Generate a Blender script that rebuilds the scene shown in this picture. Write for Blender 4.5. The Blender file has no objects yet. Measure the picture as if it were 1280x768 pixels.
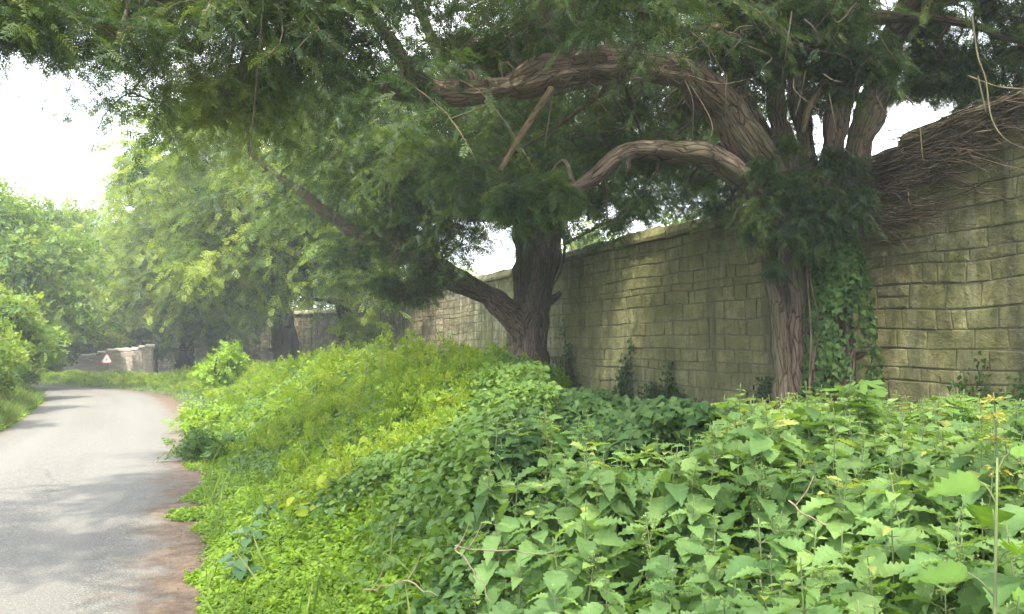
import bpy, math
import numpy as np
from mathutils import Vector

SC = bpy.context.scene
COL = SC.collection
PI = math.pi

# ------------------------------------------------------------------ camera geometry
F = 1000.0
PITCH = math.radians(2.92)
CAM = np.array([0.0, 0.0, 1.6])
def at(px, py, Y):
    a = (px - 640) / F; b = -(py - 384) / F
    d = np.array([a, math.cos(PITCH) - b*math.sin(PITCH), math.sin(PITCH) + b*math.cos(PITCH)])
    return CAM + d * (Y / d[1])

# ------------------------------------------------------------------ small maths
def unit(v):
    n = np.linalg.norm(v, axis=-1, keepdims=True); n[n < 1e-9] = 1
    return v / n
def sstep(a, b, x):
    t = np.clip((np.asarray(x, float) - a) / (b - a), 0, 1); return t*t*(3-2*t)
_perm = np.random.default_rng(5).random((256, 256))
def vnoise(x, y, s=1.0, o=0):
    x = np.asarray(x, float)/s + 37.3*o + 100; y = np.asarray(y, float)/s + 11.7*o + 100
    xi = np.floor(x).astype(int); yi = np.floor(y).astype(int)
    fx = x-xi; fy = y-yi; fx = fx*fx*(3-2*fx); fy = fy*fy*(3-2*fy)
    g = lambda i, j: _perm[i % 256, j % 256]
    return (g(xi,yi)*(1-fx)+g(xi+1,yi)*fx)*(1-fy) + (g(xi,yi+1)*(1-fx)+g(xi+1,yi+1)*fx)*fy
def catmull(pts, n=8):
    p = np.array(pts, float)
    p = np.vstack([2*p[0]-p[1], p, 2*p[-1]-p[-2]])
    out = []
    for i in range(1, len(p)-2):
        for k in range(n):
            t = k/n
            out.append(0.5*((2*p[i]) + (-p[i-1]+p[i+1])*t + (2*p[i-1]-5*p[i]+4*p[i+1]-p[i+2])*t*t + (-p[i-1]+3*p[i]-3*p[i+1]+p[i+2])*t**3))
    out.append(p[-2]); return np.array(out)

# ------------------------------------------------------------------ mesh builder
class Geo:
    def __init__(s):
        s.v = []; s.q = []; s.t = []; s.tint = []; s.bark = []; s.n = 0
    def add(s, verts, quads=None, tris=None, tint=0.5, bark=None):
        verts = np.asarray(verts, np.float32).reshape(-1, 3); m = len(verts)
        s.v.append(verts)
        if quads is not None and len(quads): s.q.append(np.asarray(quads, np.int64).reshape(-1, 4) + s.n)
        if tris is not None and len(tris): s.t.append(np.asarray(tris, np.int64).reshape(-1, 3) + s.n)
        s.tint.append(np.broadcast_to(np.asarray(tint, np.float32), (m,)))
        s.bark.append(np.zeros((m, 3), np.float32) if bark is None else np.asarray(bark, np.float32))
        s.n += m
    def scatter(s, tpl, pos, fwd, up, scale, tint):
        tv, tq, tt = tpl
        pos = np.asarray(pos, float); M = len(pos)
        if M == 0: return
        y = unit(np.asarray(fwd, float)); z = np.broadcast_to(np.asarray(up, float), (M, 3))
        z = unit(z - (z*y).sum(1, keepdims=True)*y); x = np.cross(y, z)
        sc = np.broadcast_to(np.asarray(scale, float), (M,))[:, None, None]
        V = pos[:, None, :] + sc*(tv[None,:,0,None]*x[:,None,:] + tv[None,:,1,None]*y[:,None,:] + tv[None,:,2,None]*z[:,None,:])
        off = (np.arange(M)*len(tv))[:, None, None]
        Q = (tq[None]+off).reshape(-1, 4) if len(tq) else None
        T = (tt[None]+off).reshape(-1, 3) if len(tt) else None
        s.add(V.reshape(-1, 3), Q, T, np.repeat(np.broadcast_to(np.asarray(tint, float), (M,)), len(tv)))
    def tube(s, pts, rad, sides=10, flute=0.0, seed=0, tint=0.5, res=6, cap=True, raw=False):
        p = np.array(pts, float) if raw else catmull(pts, res)
        n = len(p)
        r0 = np.asarray(rad, float)
        r = np.interp(np.linspace(0, 1, n), np.linspace(0, 1, len(r0)), r0)
        t = unit(np.gradient(p, axis=0))
        ref = np.array([0, 1, 0.]) if abs(t[0][2]) > .8 else np.array([0, 0, 1.])
        u = np.cross(t[0], ref); u /= np.linalg.norm(u)
        us = [u]
        for i in range(1, n):
            u = us[-1] - t[i]*np.dot(us[-1], t[i]); us.append(u/np.linalg.norm(u))
        us = np.array(us); ws = np.cross(t, us)
        ang = np.linspace(0, 2*PI, sides, endpoint=False)
        L = np.concatenate([[0], np.cumsum(np.linalg.norm(np.diff(p, axis=0), axis=1))])
        A, LL = np.meshgrid(ang, L)
        fl = 1 + flute*((vnoise(np.cos(A)*2.2+9+seed, np.sin(A)*2.2+LL*.35, 1, seed)-.5)*1.5 + (vnoise(np.cos(A)*5+9, np.sin(A)*5+LL*1.6, 1, seed+3)-.5)*.5) if flute else np.ones_like(A)
        R = r[:, None]*fl
        V = p[:, None, :] + R[..., None]*(np.cos(A)[..., None]*us[:, None, :] + np.sin(A)[..., None]*ws[:, None, :])
        i, j = np.meshgrid(np.arange(n-1), np.arange(sides), indexing='ij'); j2 = (j+1) % sides
        Q = np.stack([i*sides+j, i*sides+j2, (i+1)*sides+j2, (i+1)*sides+j], -1).reshape(-1, 4)
        rm = r.mean()
        B = np.stack([np.cos(A)*rm*7, np.sin(A)*rm*7, LL + seed*3.1], -1).reshape(-1, 3)
        Vf = V.reshape(-1, 3); T = None
        if cap:
            Vf = np.vstack([Vf, p[-1]]); B = np.vstack([B, B[-1]])
            k = n*sides; T = [[(n-1)*sides+a, (n-1)*sides+(a+1) % sides, k] for a in range(sides)]
        s.add(Vf, Q, T, tint, B)
        return p, r
    def build(s, name, mat, parent=None, smooth=False, loc=None, flat=False):
        me = bpy.data.meshes.new(name)
        V = np.vstack(s.v); nq = sum(map(len, s.q)); nt = sum(map(len, s.t))
        if loc is not None: V = V - np.asarray(loc, np.float32)
        loops = []; starts = []
        if nq: loops.append(np.vstack(s.q).ravel()); starts.append(np.arange(nq)*4)
        if nt: loops.append(np.vstack(s.t).ravel()); starts.append(nq*4 + np.arange(nt)*3)
        loops = np.concatenate(loops).astype(np.int32); starts = np.concatenate(starts).astype(np.int32)
        me.vertices.add(len(V)); me.vertices.foreach_set('co', V.astype(np.float32).ravel())
        me.loops.add(len(loops)); me.loops.foreach_set('vertex_index', loops)
        me.polygons.add(len(starts)); me.polygons.foreach_set('loop_start', starts)
        if smooth or flat: me.polygons.foreach_set('use_smooth', np.full(len(starts), not flat))
        a = me.attributes.new('tint', 'FLOAT', 'POINT'); a.data.foreach_set('value', np.concatenate(s.tint).astype(np.float32))
        B = np.vstack(s.bark)
        if np.any(B):
            b = me.attributes.new('bark', 'FLOAT_VECTOR', 'POINT'); b.data.foreach_set('vector', B.astype(np.float32).ravel())
        me.update(calc_edges=True); me.validate()
        if mat: me.materials.append(mat)
        o = bpy.data.objects.new(name, me); COL.objects.link(o)
        if parent: o.parent = parent
        elif loc is not None: o.location = [float(c) for c in loc]
        return o

def tag(o, label=None, cat=None, group=None, kind=None):
    if label: o['label'] = label
    if cat: o['category'] = cat
    if group: o['group'] = group
    if kind: o['kind'] = kind
    return o
def empty(name, loc):
    o = bpy.data.objects.new(name, None); COL.objects.link(o); o.location = [float(c) for c in loc]; return o

# ------------------------------------------------------------------ materials
class N:
    def __init__(s, name):
        s.m = bpy.data.materials.new(name); s.m.use_nodes = True; s.t = s.m.node_tree; s.t.nodes.clear()
        s.out = s.t.nodes.new('ShaderNodeOutputMaterial')
    def n(s, typ, **kw):
        x = s.t.nodes.new('ShaderNode'+typ)
        for k, v in kw.items():
            if k in x.inputs.keys():
                x.inputs[k].default_value = v
            else: setattr(x, k, v)
        return x
    def l(s, a, b): s.t.links.new(a, b)
    def noise(s, vec, scale, detail=4, rough=.55):
        x = s.n('TexNoise', Scale=scale, Detail=detail, Roughness=rough)
        if vec is not None: s.l(vec, x.inputs['Vector'])
        return x.outputs['Fac']
    def ramp(s, fac, stops):
        x = s.n('ValToRGB'); e = x.color_ramp.elements
        while len(e) < len(stops): e.new(.5)
        for k, (p, c) in enumerate(stops):
            e[k].position = p; e[k].color = (c[0], c[1], c[2], 1) if hasattr(c, '__len__') else (c, c, c, 1)
        s.l(fac, x.inputs[0]); return x.outputs[0]
    def mix(s, fac, a, b, mode='MIX'):
        x = s.n('Mix', data_type='RGBA', blend_type=mode)
        for sock, v in ((x.inputs[0], fac), (x.inputs[6], a), (x.inputs[7], b)):
            if hasattr(v, 'is_linked'): s.l(v, sock)
            elif hasattr(v, '__len__'): sock.default_value = (*v[:3], 1)
            else: sock.default_value = v
        return x.outputs[2]
    def math(s, op, a, b=0.0):
        x = s.n('Math', operation=op)
        for k, v in enumerate((a, b)):
            if hasattr(v, 'is_linked'): s.l(v, x.inputs[k])
            else: x.inputs[k].default_value = v
        return x.outputs[0]
    def mapping(s, vec, scale):
        x = s.n('Mapping'); x.inputs['Scale'].default_value = scale; s.l(vec, x.inputs[0]); return x.outputs[0]
    def pos(s):
        return s.n('NewGeometry').outputs['Position']
    def attr(s, name):
        return s.n('Attribute', attribute_name=name)

def leaf_mat(name, stops, transl=.35, rough=.5, tcol=(1.5, 1.45, .55), nscale=.8, namp=.35, spec=.35, objrand=0.0, mott=0.0):
    k = N(name)
    tint = k.attr('tint').outputs['Fac']
    ns = k.noise(k.pos(), nscale, 2)
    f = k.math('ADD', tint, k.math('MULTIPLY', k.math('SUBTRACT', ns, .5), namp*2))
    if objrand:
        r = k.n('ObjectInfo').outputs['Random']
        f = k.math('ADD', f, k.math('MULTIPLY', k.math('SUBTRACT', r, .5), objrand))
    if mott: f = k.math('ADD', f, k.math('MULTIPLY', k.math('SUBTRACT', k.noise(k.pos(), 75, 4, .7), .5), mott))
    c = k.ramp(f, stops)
    p = k.n('BsdfPrincipled', Roughness=rough); p.inputs['Specular IOR Level'].default_value = spec
    k.l(c, p.inputs['Base Color'])
    if mott:
        bm = k.n('Bump', Strength=.5, Distance=.006); k.l(k.noise(k.pos(), 55, 4, .6), bm.inputs['Height']); k.l(bm.outputs[0], p.inputs['Normal'])
    tr = k.n('BsdfTranslucent'); k.l(k.mix(1.0, c, tcol, 'MULTIPLY'), tr.inputs['Color'])
    m = k.n('MixShader'); m.inputs[0].default_value = transl
    k.l(p.outputs[0], m.inputs[1]); k.l(tr.outputs[0], m.inputs[2]); k.l(m.outputs[0], k.out.inputs[0])
    return k.m

def bark_mat(name, c1, c2, c3, green=.35, bump=.6):
    k = N(name)
    b = k.attr('bark').outputs['Vector']
    st = k.noise(k.mapping(b, (1.3, 1.3, 1.1)), 2.6, 8, .75)
    big = k.noise(k.mapping(b, (.5, .5, .5)), 1.3, 3)
    c = k.ramp(st, [(.25, c1), (.5, c2), (.75, c3)])
    vo = k.n('TexVoronoi', feature='DISTANCE_TO_EDGE', Scale=2.6)
    wv = k.n('Mix', data_type='VECTOR'); wv.inputs[0].default_value = .22
    nz = k.n('TexNoise', Scale=2.0, Detail=4); k.l(b, nz.inputs['Vector']); mp = k.mapping(b, (1.7, 1.7, 1.5)); k.l(mp, wv.inputs[4]); k.l(nz.outputs['Color'], wv.inputs[5]); k.l(wv.outputs[1], vo.inputs['Vector'])
    crack = k.ramp(vo.outputs['Distance'], [(.0, 1), (.09, 0)])
    c = k.mix(k.math('MULTIPLY', crack, .75), c, [x*.5 for x in c1])
    c = k.mix(k.ramp(big, [(.45, 0), (.65, green)]), c, (.10, .105, .045))
    p = k.n('BsdfPrincipled', Roughness=.9); p.inputs['Specular IOR Level'].default_value = .15
    k.l(c, p.inputs['Base Color'])
    bm = k.n('Bump', Strength=bump, Distance=.05); k.l(k.math('SUBTRACT', st, k.math('MULTIPLY', crack, .5)), bm.inputs['Height']); k.l(bm.outputs[0], p.inputs['Normal'])
    k.l(p.outputs[0], k.out.inputs[0]); return k.m

def plain(name, col, rough=.8, var=.25, scale=8.0, metal=0.0):
    k = N(name)
    ns = k.noise(k.pos(), scale, 4)
    c = k.ramp(ns, [(.3, [x*(1-var) for x in col]), (.7, [min(1, x*(1+var)) for x in col])])
    p = k.n('BsdfPrincipled', Roughness=rough, Metallic=metal); k.l(c, p.inputs['Base Color'])
    k.l(p.outputs[0], k.out.inputs[0]); return k.m

M = {}
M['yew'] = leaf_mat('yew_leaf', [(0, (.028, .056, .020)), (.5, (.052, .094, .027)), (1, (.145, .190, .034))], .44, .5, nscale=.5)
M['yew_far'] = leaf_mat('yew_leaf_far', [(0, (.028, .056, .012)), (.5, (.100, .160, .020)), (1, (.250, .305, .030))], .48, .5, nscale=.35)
M['nettle'] = leaf_mat('nettle_leaf', [(0, (.078, .155, .044)), (.5, (.142, .242, .070)), (.93, (.215, .312, .082)), (1, (.33, .34, .09))], .42, .5, nscale=.9, namp=.2, objrand=.35, spec=.25, mott=.5)
M['tassel'] = leaf_mat('nettle_flower', [(0, (.16, .23, .06)), (1, (.30, .34, .11))], .3, .7)
M['stalk'] = plain('green_stalk', (.11, .14, .045), .7)
M['lime'] = leaf_mat('lime_cover_leaf', [(0, (.085, .165, .015)), (.5, (.160, .265, .020)), (1, (.240, .330, .035))], .4, .5, nscale=1.2, spec=.2)
M['mid'] = leaf_mat('mixed_leaf', [(0, (.050, .108, .026)), (.5, (.108, .188, .036)), (1, (.200, .265, .048))], .38, .5, nscale=.8, spec=.25)
M['feather'] = leaf_mat('feathery_leaf', [(0, (.090, .155, .016)), (.5, (.155, .235, .020)), (1, (.260, .310, .040))], .45, .55, nscale=.5, spec=.15)
M['ivy'] = leaf_mat('ivy_leaf', [(0, (.020, .048, .013)), (.5, (.042, .086, .021)), (1, (.095, .145, .034))], .25, .55, nscale=1.5, spec=.15)
M['grass'] = leaf_mat('grass_blade', [(0, (.070, .125, .022)), (.6, (.120, .190, .030)), (1, (.260, .260, .090))], .4, .55, nscale=.5, spec=.2)
M['broad'] = leaf_mat('broadleaf', [(0, (.040, .090, .018)), (.5, (.110, .180, .026)), (1, (.220, .270, .038))], .42, .5, nscale=.25, spec=.2)
M['sapling'] = leaf_mat('lobed_leaf', [(0, (.070, .150, .030)), (1, (.170, .280, .045))], .4, .5, spec=.25, mott=.4)
M['bark'] = bark_mat('yew_bark', (.066, .045, .034), (.195, .136, .102), (.33, .25, .19), .5, 1.0)
M['bark_pale'] = bark_mat('dead_wood', (.08, .055, .032), (.16, .115, .068), (.24, .185, .115), .1, .6)
M['bark_dark'] = bark_mat('dark_bark', (.025, .018, .014), (.060, .045, .035), (.11, .085, .06), .4)
M['twig'] = plain('brown_twig', (.105, .072, .045), .85, .45, 14)
M['twig_pale'] = plain('pale_twig', (.12, .10, .05), .8, .3, 10)
M['dock'] = leaf_mat('dock_leaf', [(0, (.050, .110, .045)), (1, (.100, .175, .065))], .3, .5, spec=.25, mott=.3)
M['cane'] = plain('dead_bramble_cane', (.20, .150, .085), .75, .3, 30)

# ------------------------------------------------------------------ leaf templates: leaf along +Y, face +Z
def arr(v, q, t=()):
    return (np.array(v, float), np.array(q, int).reshape(-1, 4), np.array(t, int).reshape(-1, 3))
def tpl_diamond(w=.5, fold=.12):
    return arr([(0,0,0), (-w/2,.45,fold), (0,1,0), (w/2,.45,fold)], [], [(0,2,1), (0,3,2)])
def tpl_strip(widths, fold=.15, droop=.25):
    n = len(widths); v = []; q = []
    for i, w in enumerate(widths):
        y = i/(n-1); z = -droop*y*y
        v += [(-w/2, y, z+fold*w), (0, y, z), (w/2, y, z+fold*w)]
        if i: a = 3*(i-1); q += [(a, a+1, a+4, a+3), (a+1, a+2, a+5, a+4)]
    return arr(v, q)
OVATE = tpl_strip([.05, .58, .52, .03], .18, .22)
HEART = tpl_strip([.35, .85, .60, .03], .14, .2)
def tpl_serrated(n=11, w=.62, droop=.28, fold=.2, seed=0, base=.30):
    v = []; q = []
    rs = np.random.default_rng(seed)
    for i in range(n):
        y = i/(n-1)
        wid = w*(math.sin(PI*min(1, (y*.86+.14))**.75))**.9 if y < 1 else .02
        if y == 0: wid = w*base*1.3
        for half in ((0,) if i in (0, n-1) else (0, 1)):
            pass
        z = -droop*y*y + .015*rs.standard_normal()
        tooth = 1.12 if i % 2 else .90
        wv = wid/2*(tooth if 0 < i < n-1 else 1)
        ys = y + (.035 if i % 2 else -.01) if 0 < i < n-1 else y
        wav = .025*(1 if i % 2 else -1)
        v += [(-wv, ys, z+fold*wv+wav), (-wv*.5, y, z+fold*wv*.45-wav*.3), (0, y, z-.008), (wv*.5, y, z+fold*wv*.45-wav*.3), (wv, ys, z+fold*wv+wav)]
        if i:
            a = 5*(i-1)
            for j in range(4): q.append((a+j, a+j+1, a+j+6, a+j+5))
    return arr(v, q)
NETTLE = [tpl_serrated(13, .62, .30, .22, 1), tpl_serrated(13, .56, .42, .28, 2), tpl_serrated(13, .70, .18, .16, 3)]
def tpl_palmate(lobes, spread, rl, seed=0, fold=.1):
    # lobed leaf: fan of pointed lobes with a shallow sinus between
    rs = np.random.default_rng(seed); v = [(0, 0, 0)]; out = []
    angs = np.linspace(-spread, spread, lobes)
    for i, a in enumerate(angs):
        L = rl[i]
        d = np.array([math.sin(a), math.cos(a)])
        nrm = np.array([d[1], -d[0]])
        for f, wd in ((.45, -.16), (.72, -.17), (.80, -.10), (1.0, 0), (.80, .10), (.72, .17), (.45, .16)):
            p = d*L*f + nrm*wd*L
            out.append((p[0], p[1], -.10*f*f + .03*rs.standard_normal() - .05*abs(a)))
        if i < lobes-1:
            am = (a+angs[i+1])/2; l = .34*min(L, rl[i+1]); out.append((math.sin(am)*l, math.cos(am)*l, .03))
    v += out
    t = [(0, k+1, k) for k in range(1, len(v)-1)]
    return arr(v, [], t)
PALM = tpl_palmate(5, 1.9, [.55, .82, 1.0, .82, .55], 3)
IVYL = tpl_palmate(5, 1.7, [.5, .65, 1.0, .65, .5], 4)
def tpl_ivy():
    v = [(0,0,0), (-.28,-.12,-.02), (-.48,.18,.0), (-.26,.38,.05), (0,.95,-.08), (.26,.38,.05), (.48,.18,.0), (.28,-.12,-.02), (0,.35,.06)]
    t = [(8,0,7),(8,7,6),(8,6,5),(8,5,4),(8,4,3),(8,3,2),(8,2,1),(8,1,0)]
    return arr(v, [], t)
IVY = tpl_ivy()
def tpl_sprig(n, L=.24, w=.055, seed=0):
    rs = np.random.default_rng(seed); v = []; q = []
    for i in range(n):
        s = 1 if i % 2 else -1
        y = .04+.92*i/n; ll = L*(1-.35*y)*(.85+.3*rs.random())
        d = np.array([s*.80, .58, .25*rs.standard_normal()-.1]); d /= np.linalg.norm(d)
        p = np.array([0, y, -.18*y*y]); pr = np.array([-d[1], d[0], 0.]); pr /= np.linalg.norm(pr)
        b = len(v)
        v += [p, p+d*ll*.5-pr*w/2, p+d*ll, p+d*ll*.5+pr*w/2]; q.append((b, b+1, b+2, b+3))
    b = len(v); v += [(-.012,0,0), (.012,0,0), (.006,1,-.18), (-.006,1,-.18)]; q.append((b, b+1, b+2, b+3))
    return arr(v, q)
SPRIG = [tpl_sprig(18, .26, .052, 1), tpl_sprig(16, .30, .06, 2)]
SPRIG_M = [tpl_sprig(12, .32, .085, 3)]
SPRIG_F = [tpl_sprig(8, .42, .14, 4)]
def tpl_blade(w=.03, bend=.5):
    v = []; q = []
    for i, (y, ww) in enumerate(((0, 1), (.35, .9), (.7, .6), (1, .05))):
        v += [(-w/2*ww, y - .25*bend*y**3, bend*y*y*.6), (w/2*ww, y - .25*bend*y**3, bend*y*y*.6)]
        if i: a = 2*(i-1); q.append((a, a+1, a+3, a+2))
    return arr(v, q)
BLADE = tpl_blade(.035, .6)
def tpl_whorl(seed=0):
    # little feathery clump: stem with narrow leaves in whorls
    rs = np.random.default_rng(seed); v = []; q = []
    for i in range(4):
        y = .15+.25*i
        for j in range(5):
            a = 2*PI*j/5 + i*.6; d = np.array([math.cos(a), .55, math.sin(a)]); d /= np.linalg.norm(d)
            p = np.array([.04*rs.standard_normal(), y, .04*rs.standard_normal()]); pr = np.cross(d, [0, 1, 0]); pr /= np.linalg.norm(pr)+1e-6
            L = .30*(1.1-.12*i)*(.8+.4*rs.random()); b = len(v)
            v += [p, p+d*L*.55-pr*.05, p+d*L, p+d*L*.55+pr*.05]; q.append((b, b+1, b+2, b+3))
    b = len(v); v += [(-.012,0,0), (.012,0,0), (.006,1,0), (-.006,1,0)]; q.append((b, b+1, b+2, b+3))
    return arr(v, q)
WHORL = [tpl_whorl(1), tpl_whorl(2)]
def tpl_trefoil(seed=0):
    rs = np.random.default_rng(seed); v = []; t = []
    for a in (-1.25, 0, 1.25):
        d = np.array([math.sin(a), math.cos(a)]); n = np.array([d[1], -d[0]]); b = len(v)
        z = .05*rs.standard_normal()
        for f, w in ((.12, 0), (.45, -.2), (.8, -.17), (1, 0), (.8, .17), (.45, .2)):
            p = d*f*.62 + n*w*.9; v.append((p[0], p[1]+.35*(a == 0)*0, z+.08*abs(w)-.12*f*f))
        t += [(b, b+5, b+4), (b, b+4, b+3), (b, b+3, b+2), (b, b+2, b+1)]
    return arr(v, [], t)
TREF = tpl_trefoil(2)

# ------------------------------------------------------------------ road and terrain
EDGE = np.array([(-60, 16), (-30, 9.6), (-12, 4.2), (-6, 2.15), (0, .12), (4.8, -1.72), (8, -2.98), (12.8, -4.85), (18, -7.05), (24.6, -10.3), (27.0, -11.65),
                 (29.2, -13.3), (31.4, -15.6), (33.2, -18.2), (34.8, -21.0), (37.0, -26.0), (39, -32), (42, -45), (46, -70)], float)
EC = catmull([(x, y, 0) for y, x in EDGE], 8)[:, :2]        # right edge of the road, world XY
tang = unit(np.gradient(EC, axis=0)); RN = np.stack([tang[:, 1], -tang[:, 0]], 1)  # to the right
WID = 3.62
LC = EC - RN*WID
def edge_t(X, Y):
    """signed distance to the right of the road's right edge (negative on the road), and left distance beyond the left edge"""
    P = np.stack([np.ravel(X), np.ravel(Y)], 1).astype(float)
    out = np.empty(len(P))
    for a in range(0, len(P), 20000):
        p = P[a:a+20000]
        best = np.full(len(p), 1e9); val = np.zeros(len(p))
        A = EC[:-1]; D = EC[1:]-EC[:-1]; L2 = (D**2).sum(1)
        for k in range(len(A)):
            w = p - A[k]; s = np.clip((w@D[k])/L2[k], 0, 1)
            r = w - s[:, None]*D[k]; d2 = (r**2).sum(1)
            m = d2 < best
            best[m] = d2[m]
            sg = np.sign(D[k][1]*w[:, 0] - D[k][0]*w[:, 1])
            val[m] = (np.sqrt(d2)*sg)[m]
        out[a:a+20000] = val
    return out.reshape(np.shape(X))

WALL = np.array([(10.44, -4), (8.84, 0), (4.84, 10), (.84, 20), (-4.76, 34), (-8.6, 43.5), (-12.5, 49.5), (-17, 53.6), (-21.5, 55.5), (-25.8, 56)], float)
def wall_x(Y):
    return 8.84-.4*Y
def bend_flat(X, Y):
    X = np.asarray(X, float); Y = np.asarray(Y, float)
    return sstep(.37, .43, -X/np.maximum(Y, 1))*sstep(21, 27, Y)
def ground_z(X, Y, t=None):
    if t is None: t = edge_t(X, Y)
    z = .52*sstep(.15, 2.6, t) - .42*sstep(3.2, 6.5, t)
    tl = -t - WID
    z = z*(1-.75*bend_flat(X, Y))
    z = z + 0.75*sstep(.1, 1.8, tl)
    z = z + (vnoise(X, Y, .7)-.5)*.08*sstep(.2, .8, np.maximum(t, tl)) + (vnoise(X, Y, 2.5, 2)-.5)*.12*sstep(.3, 1.5, np.maximum(t, tl))
    z = z + .06*np.maximum(0, np.asarray(Y)-58)*.6 + np.maximum(0, tl-8)*.03
    z = np.where((t < .1) & (tl < .1), -.03, z)
    return z

def build_ground():
    xs = np.concatenate([np.linspace(-400, -60, 18), np.linspace(-56, -24, 24), np.linspace(-23.5, 12, 240), np.linspace(12.6, 40, 24), np.linspace(60, 400, 14)])
    ys = np.concatenate([np.linspace(-200, -12, 14), np.linspace(-10, 24, 230), np.linspace(24.3, 62, 110), np.linspace(64, 120, 24), np.linspace(140, 600, 18)])
    X, Y = np.meshgrid(xs, ys); Z = ground_z(X, Y)
    n, m = X.shape; i, j = np.meshgrid(np.arange(n-1), np.arange(m-1), indexing='ij')
    Q = np.stack([i*m+j, i*m+j+1, (i+1)*m+j+1, (i+1)*m+j], -1).reshape(-1, 4)
    g = Geo(); g.add(np.stack([X, Y, Z], -1).reshape(-1, 3), Q)
    k = N('soil_and_moss')
    a = k.noise(k.pos(), 1.1, 5); b = k.noise(k.pos(), 14, 4)
    c = k.mix(k.ramp(a, [(.35, 0), (.6, 1)]), (.060, .042, .026), (.060, .095, .022))
    c = k.mix(k.ramp(b, [(.35, .0), (.7, .5)]), c, (.025, .03, .012))
    p = k.n('BsdfPrincipled', Roughness=.95); k.l(c, p.inputs['Base Color'])
    bm = k.n('Bump', Strength=.7, Distance=.04); k.l(b, bm.inputs['Height']); k.l(bm.outputs[0], p.inputs['Normal'])
    k.l(p.outputs[0], k.out.inputs[0])
    tag(g.build('ground', k.m, smooth=True), kind='structure')

def build_road():
    us = np.concatenate([np.linspace(-.06, .3, 10), np.linspace(.34, 1.04, 16)])  # 0 = right edge, 1 = left edge
    g = Geo(); n = len(EC); m = len(us)
    V = np.empty((n, m, 3)); jit = (vnoise(EC[:, 0]*3, EC[:, 1]*3, 1.0, 4)-.5)*.22
    for b, u in enumerate(us):
        P = EC - RN*(u*WID)[..., None] if hasattr(u, '__len__') else EC - RN*(u*WID)
        if b == 0: P = P + RN*jit[:, None]
        V[:, b, :2] = P; V[:, b, 2] = .0 + .035*math.sin(PI*max(0, min(1, u))) + (-.02 if u < 0 or u > 1 else 0)
    i, j = np.meshgrid(np.arange(n-1), np.arange(m-1), indexing='ij')
    Q = np.stack([i*m+j, (i+1)*m+j, (i+1)*m+j+1, i*m+j+1], -1).reshape(-1, 4)[:, ::-1]
    L = np.concatenate([[0], np.cumsum(np.linalg.norm(np.diff(EC, axis=0), axis=1))])
    B = np.stack(np.broadcast_arrays(us[None, :]*WID, L[:, None], 0*us[None, :]), -1).reshape(-1, 3)
    g.add(V.reshape(-1, 3), Q, None, .5, B)
    k = N('worn_asphalt')
    pos = k.pos(); ru = k.attr('bark').outputs['Vector']
    sep = k.n('SeparateXYZ'); k.l(ru, sep.inputs[0]); u = sep.outputs[0]
    fine = k.noise(pos, 160, 3, .7); mid = k.noise(pos, 2.2, 5, .6); big = k.noise(k.mapping(ru, (1.6, .12, 1)), 1, 3)
    grit = k.noise(pos, 45, 2); chip = k.noise(pos, 75, 2, .8)
    c = k.ramp(fine, [(.3, (.048, .044, .036)), (.5, (.104, .096, .079)), (.72, (.23, .212, .172))])
    c = k.mix(k.ramp(mid, [(.3, 0), (.7, .35)]), c, (.132, .124, .104))
    c = k.mix(k.ramp(big, [(.35, .35), (.62, 0)]), c, (.065, .063, .058))
    c = k.mix(k.ramp(chip, [(.52, 0), (.66, .75)]), c, (.25, .235, .195)); c = k.mix(k.ramp(chip, [(.32, .7), (.44, 0)]), c, (.045, .043, .04))
    vo = k.n('TexVoronoi', feature='DISTANCE_TO_EDGE', Scale=.55); wn = k.n('TexNoise', Scale=1.6, Detail=5); k.l(pos, wn.inputs['Vector'])
    wm = k.n('Mix', data_type='VECTOR'); wm.inputs[0].default_value = .28; k.l(pos, wm.inputs[4]); k.l(wn.outputs['Color'], wm.inputs[5]); k.l(wm.outputs[1], vo.inputs['Vector'])
    c = k.mix(k.math('MULTIPLY', k.ramp(vo.outputs['Distance'], [(0, 1), (.008, 0)]), k.ramp(big, [(.4, .4), (.55, .0)])), c, (.030, .029, .027))
    tw = k.math('ABSOLUTE', k.math('SUBTRACT', k.math('ABSOLUTE', k.math('SUBTRACT', u, 1.95)), .75))
    c = k.mix(k.math('MULTIPLY', k.ramp(tw, [(.1, 1), (.42, 0)]), k.ramp(mid, [(.3, .55), (.7, .15)])), c, (.145, .137, .117))
    # patch of darker repair band and soil washed in from the right bank
    wob = k.math('MULTIPLY', k.math('SUBTRACT', k.noise(pos, 2.2, 8, .72), .5), 1.5)
    uu = k.math('ADD', u, wob)
    soil = k.ramp(uu, [(.30, 1), (.66, 0)])
    soil = k.math('MULTIPLY', soil, k.ramp(grit, [(.3, .55), (.55, 1.0)]))
    sc = k.ramp(k.noise(pos, 9, 5, .7), [(.3, (.066, .041, .024)), (.55, (.115, .074, .044)), (.75, (.170, .122, .080))])
    c = k.mix(soil, c, sc)
    vl = k.ramp(k.math('SUBTRACT', u, k.math('MULTIPLY', wob, .5)), [(.955*1, 0), (1, 0)])
    ul = k.math('ADD', k.math('DIVIDE', u, WID), k.math('MULTIPLY', wob, .09))
    c = k.mix(k.ramp(ul, [(.93, 0), (1.0, .9)]), c, (.12, .090, .055))
    p = k.n('BsdfPrincipled', Roughness=.88); k.l(c, p.inputs['Base Color']); p.inputs['Specular IOR Level'].default_value = .3
    bm = k.n('Bump', Strength=.45, Distance=.012); k.l(fine, bm.inputs['Height']); k.l(bm.outputs[0], p.inputs['Normal'])
    k.l(p.outputs[0], k.out.inputs[0])
    tag(g.build('road', k.m, smooth=True), kind='structure')

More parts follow.
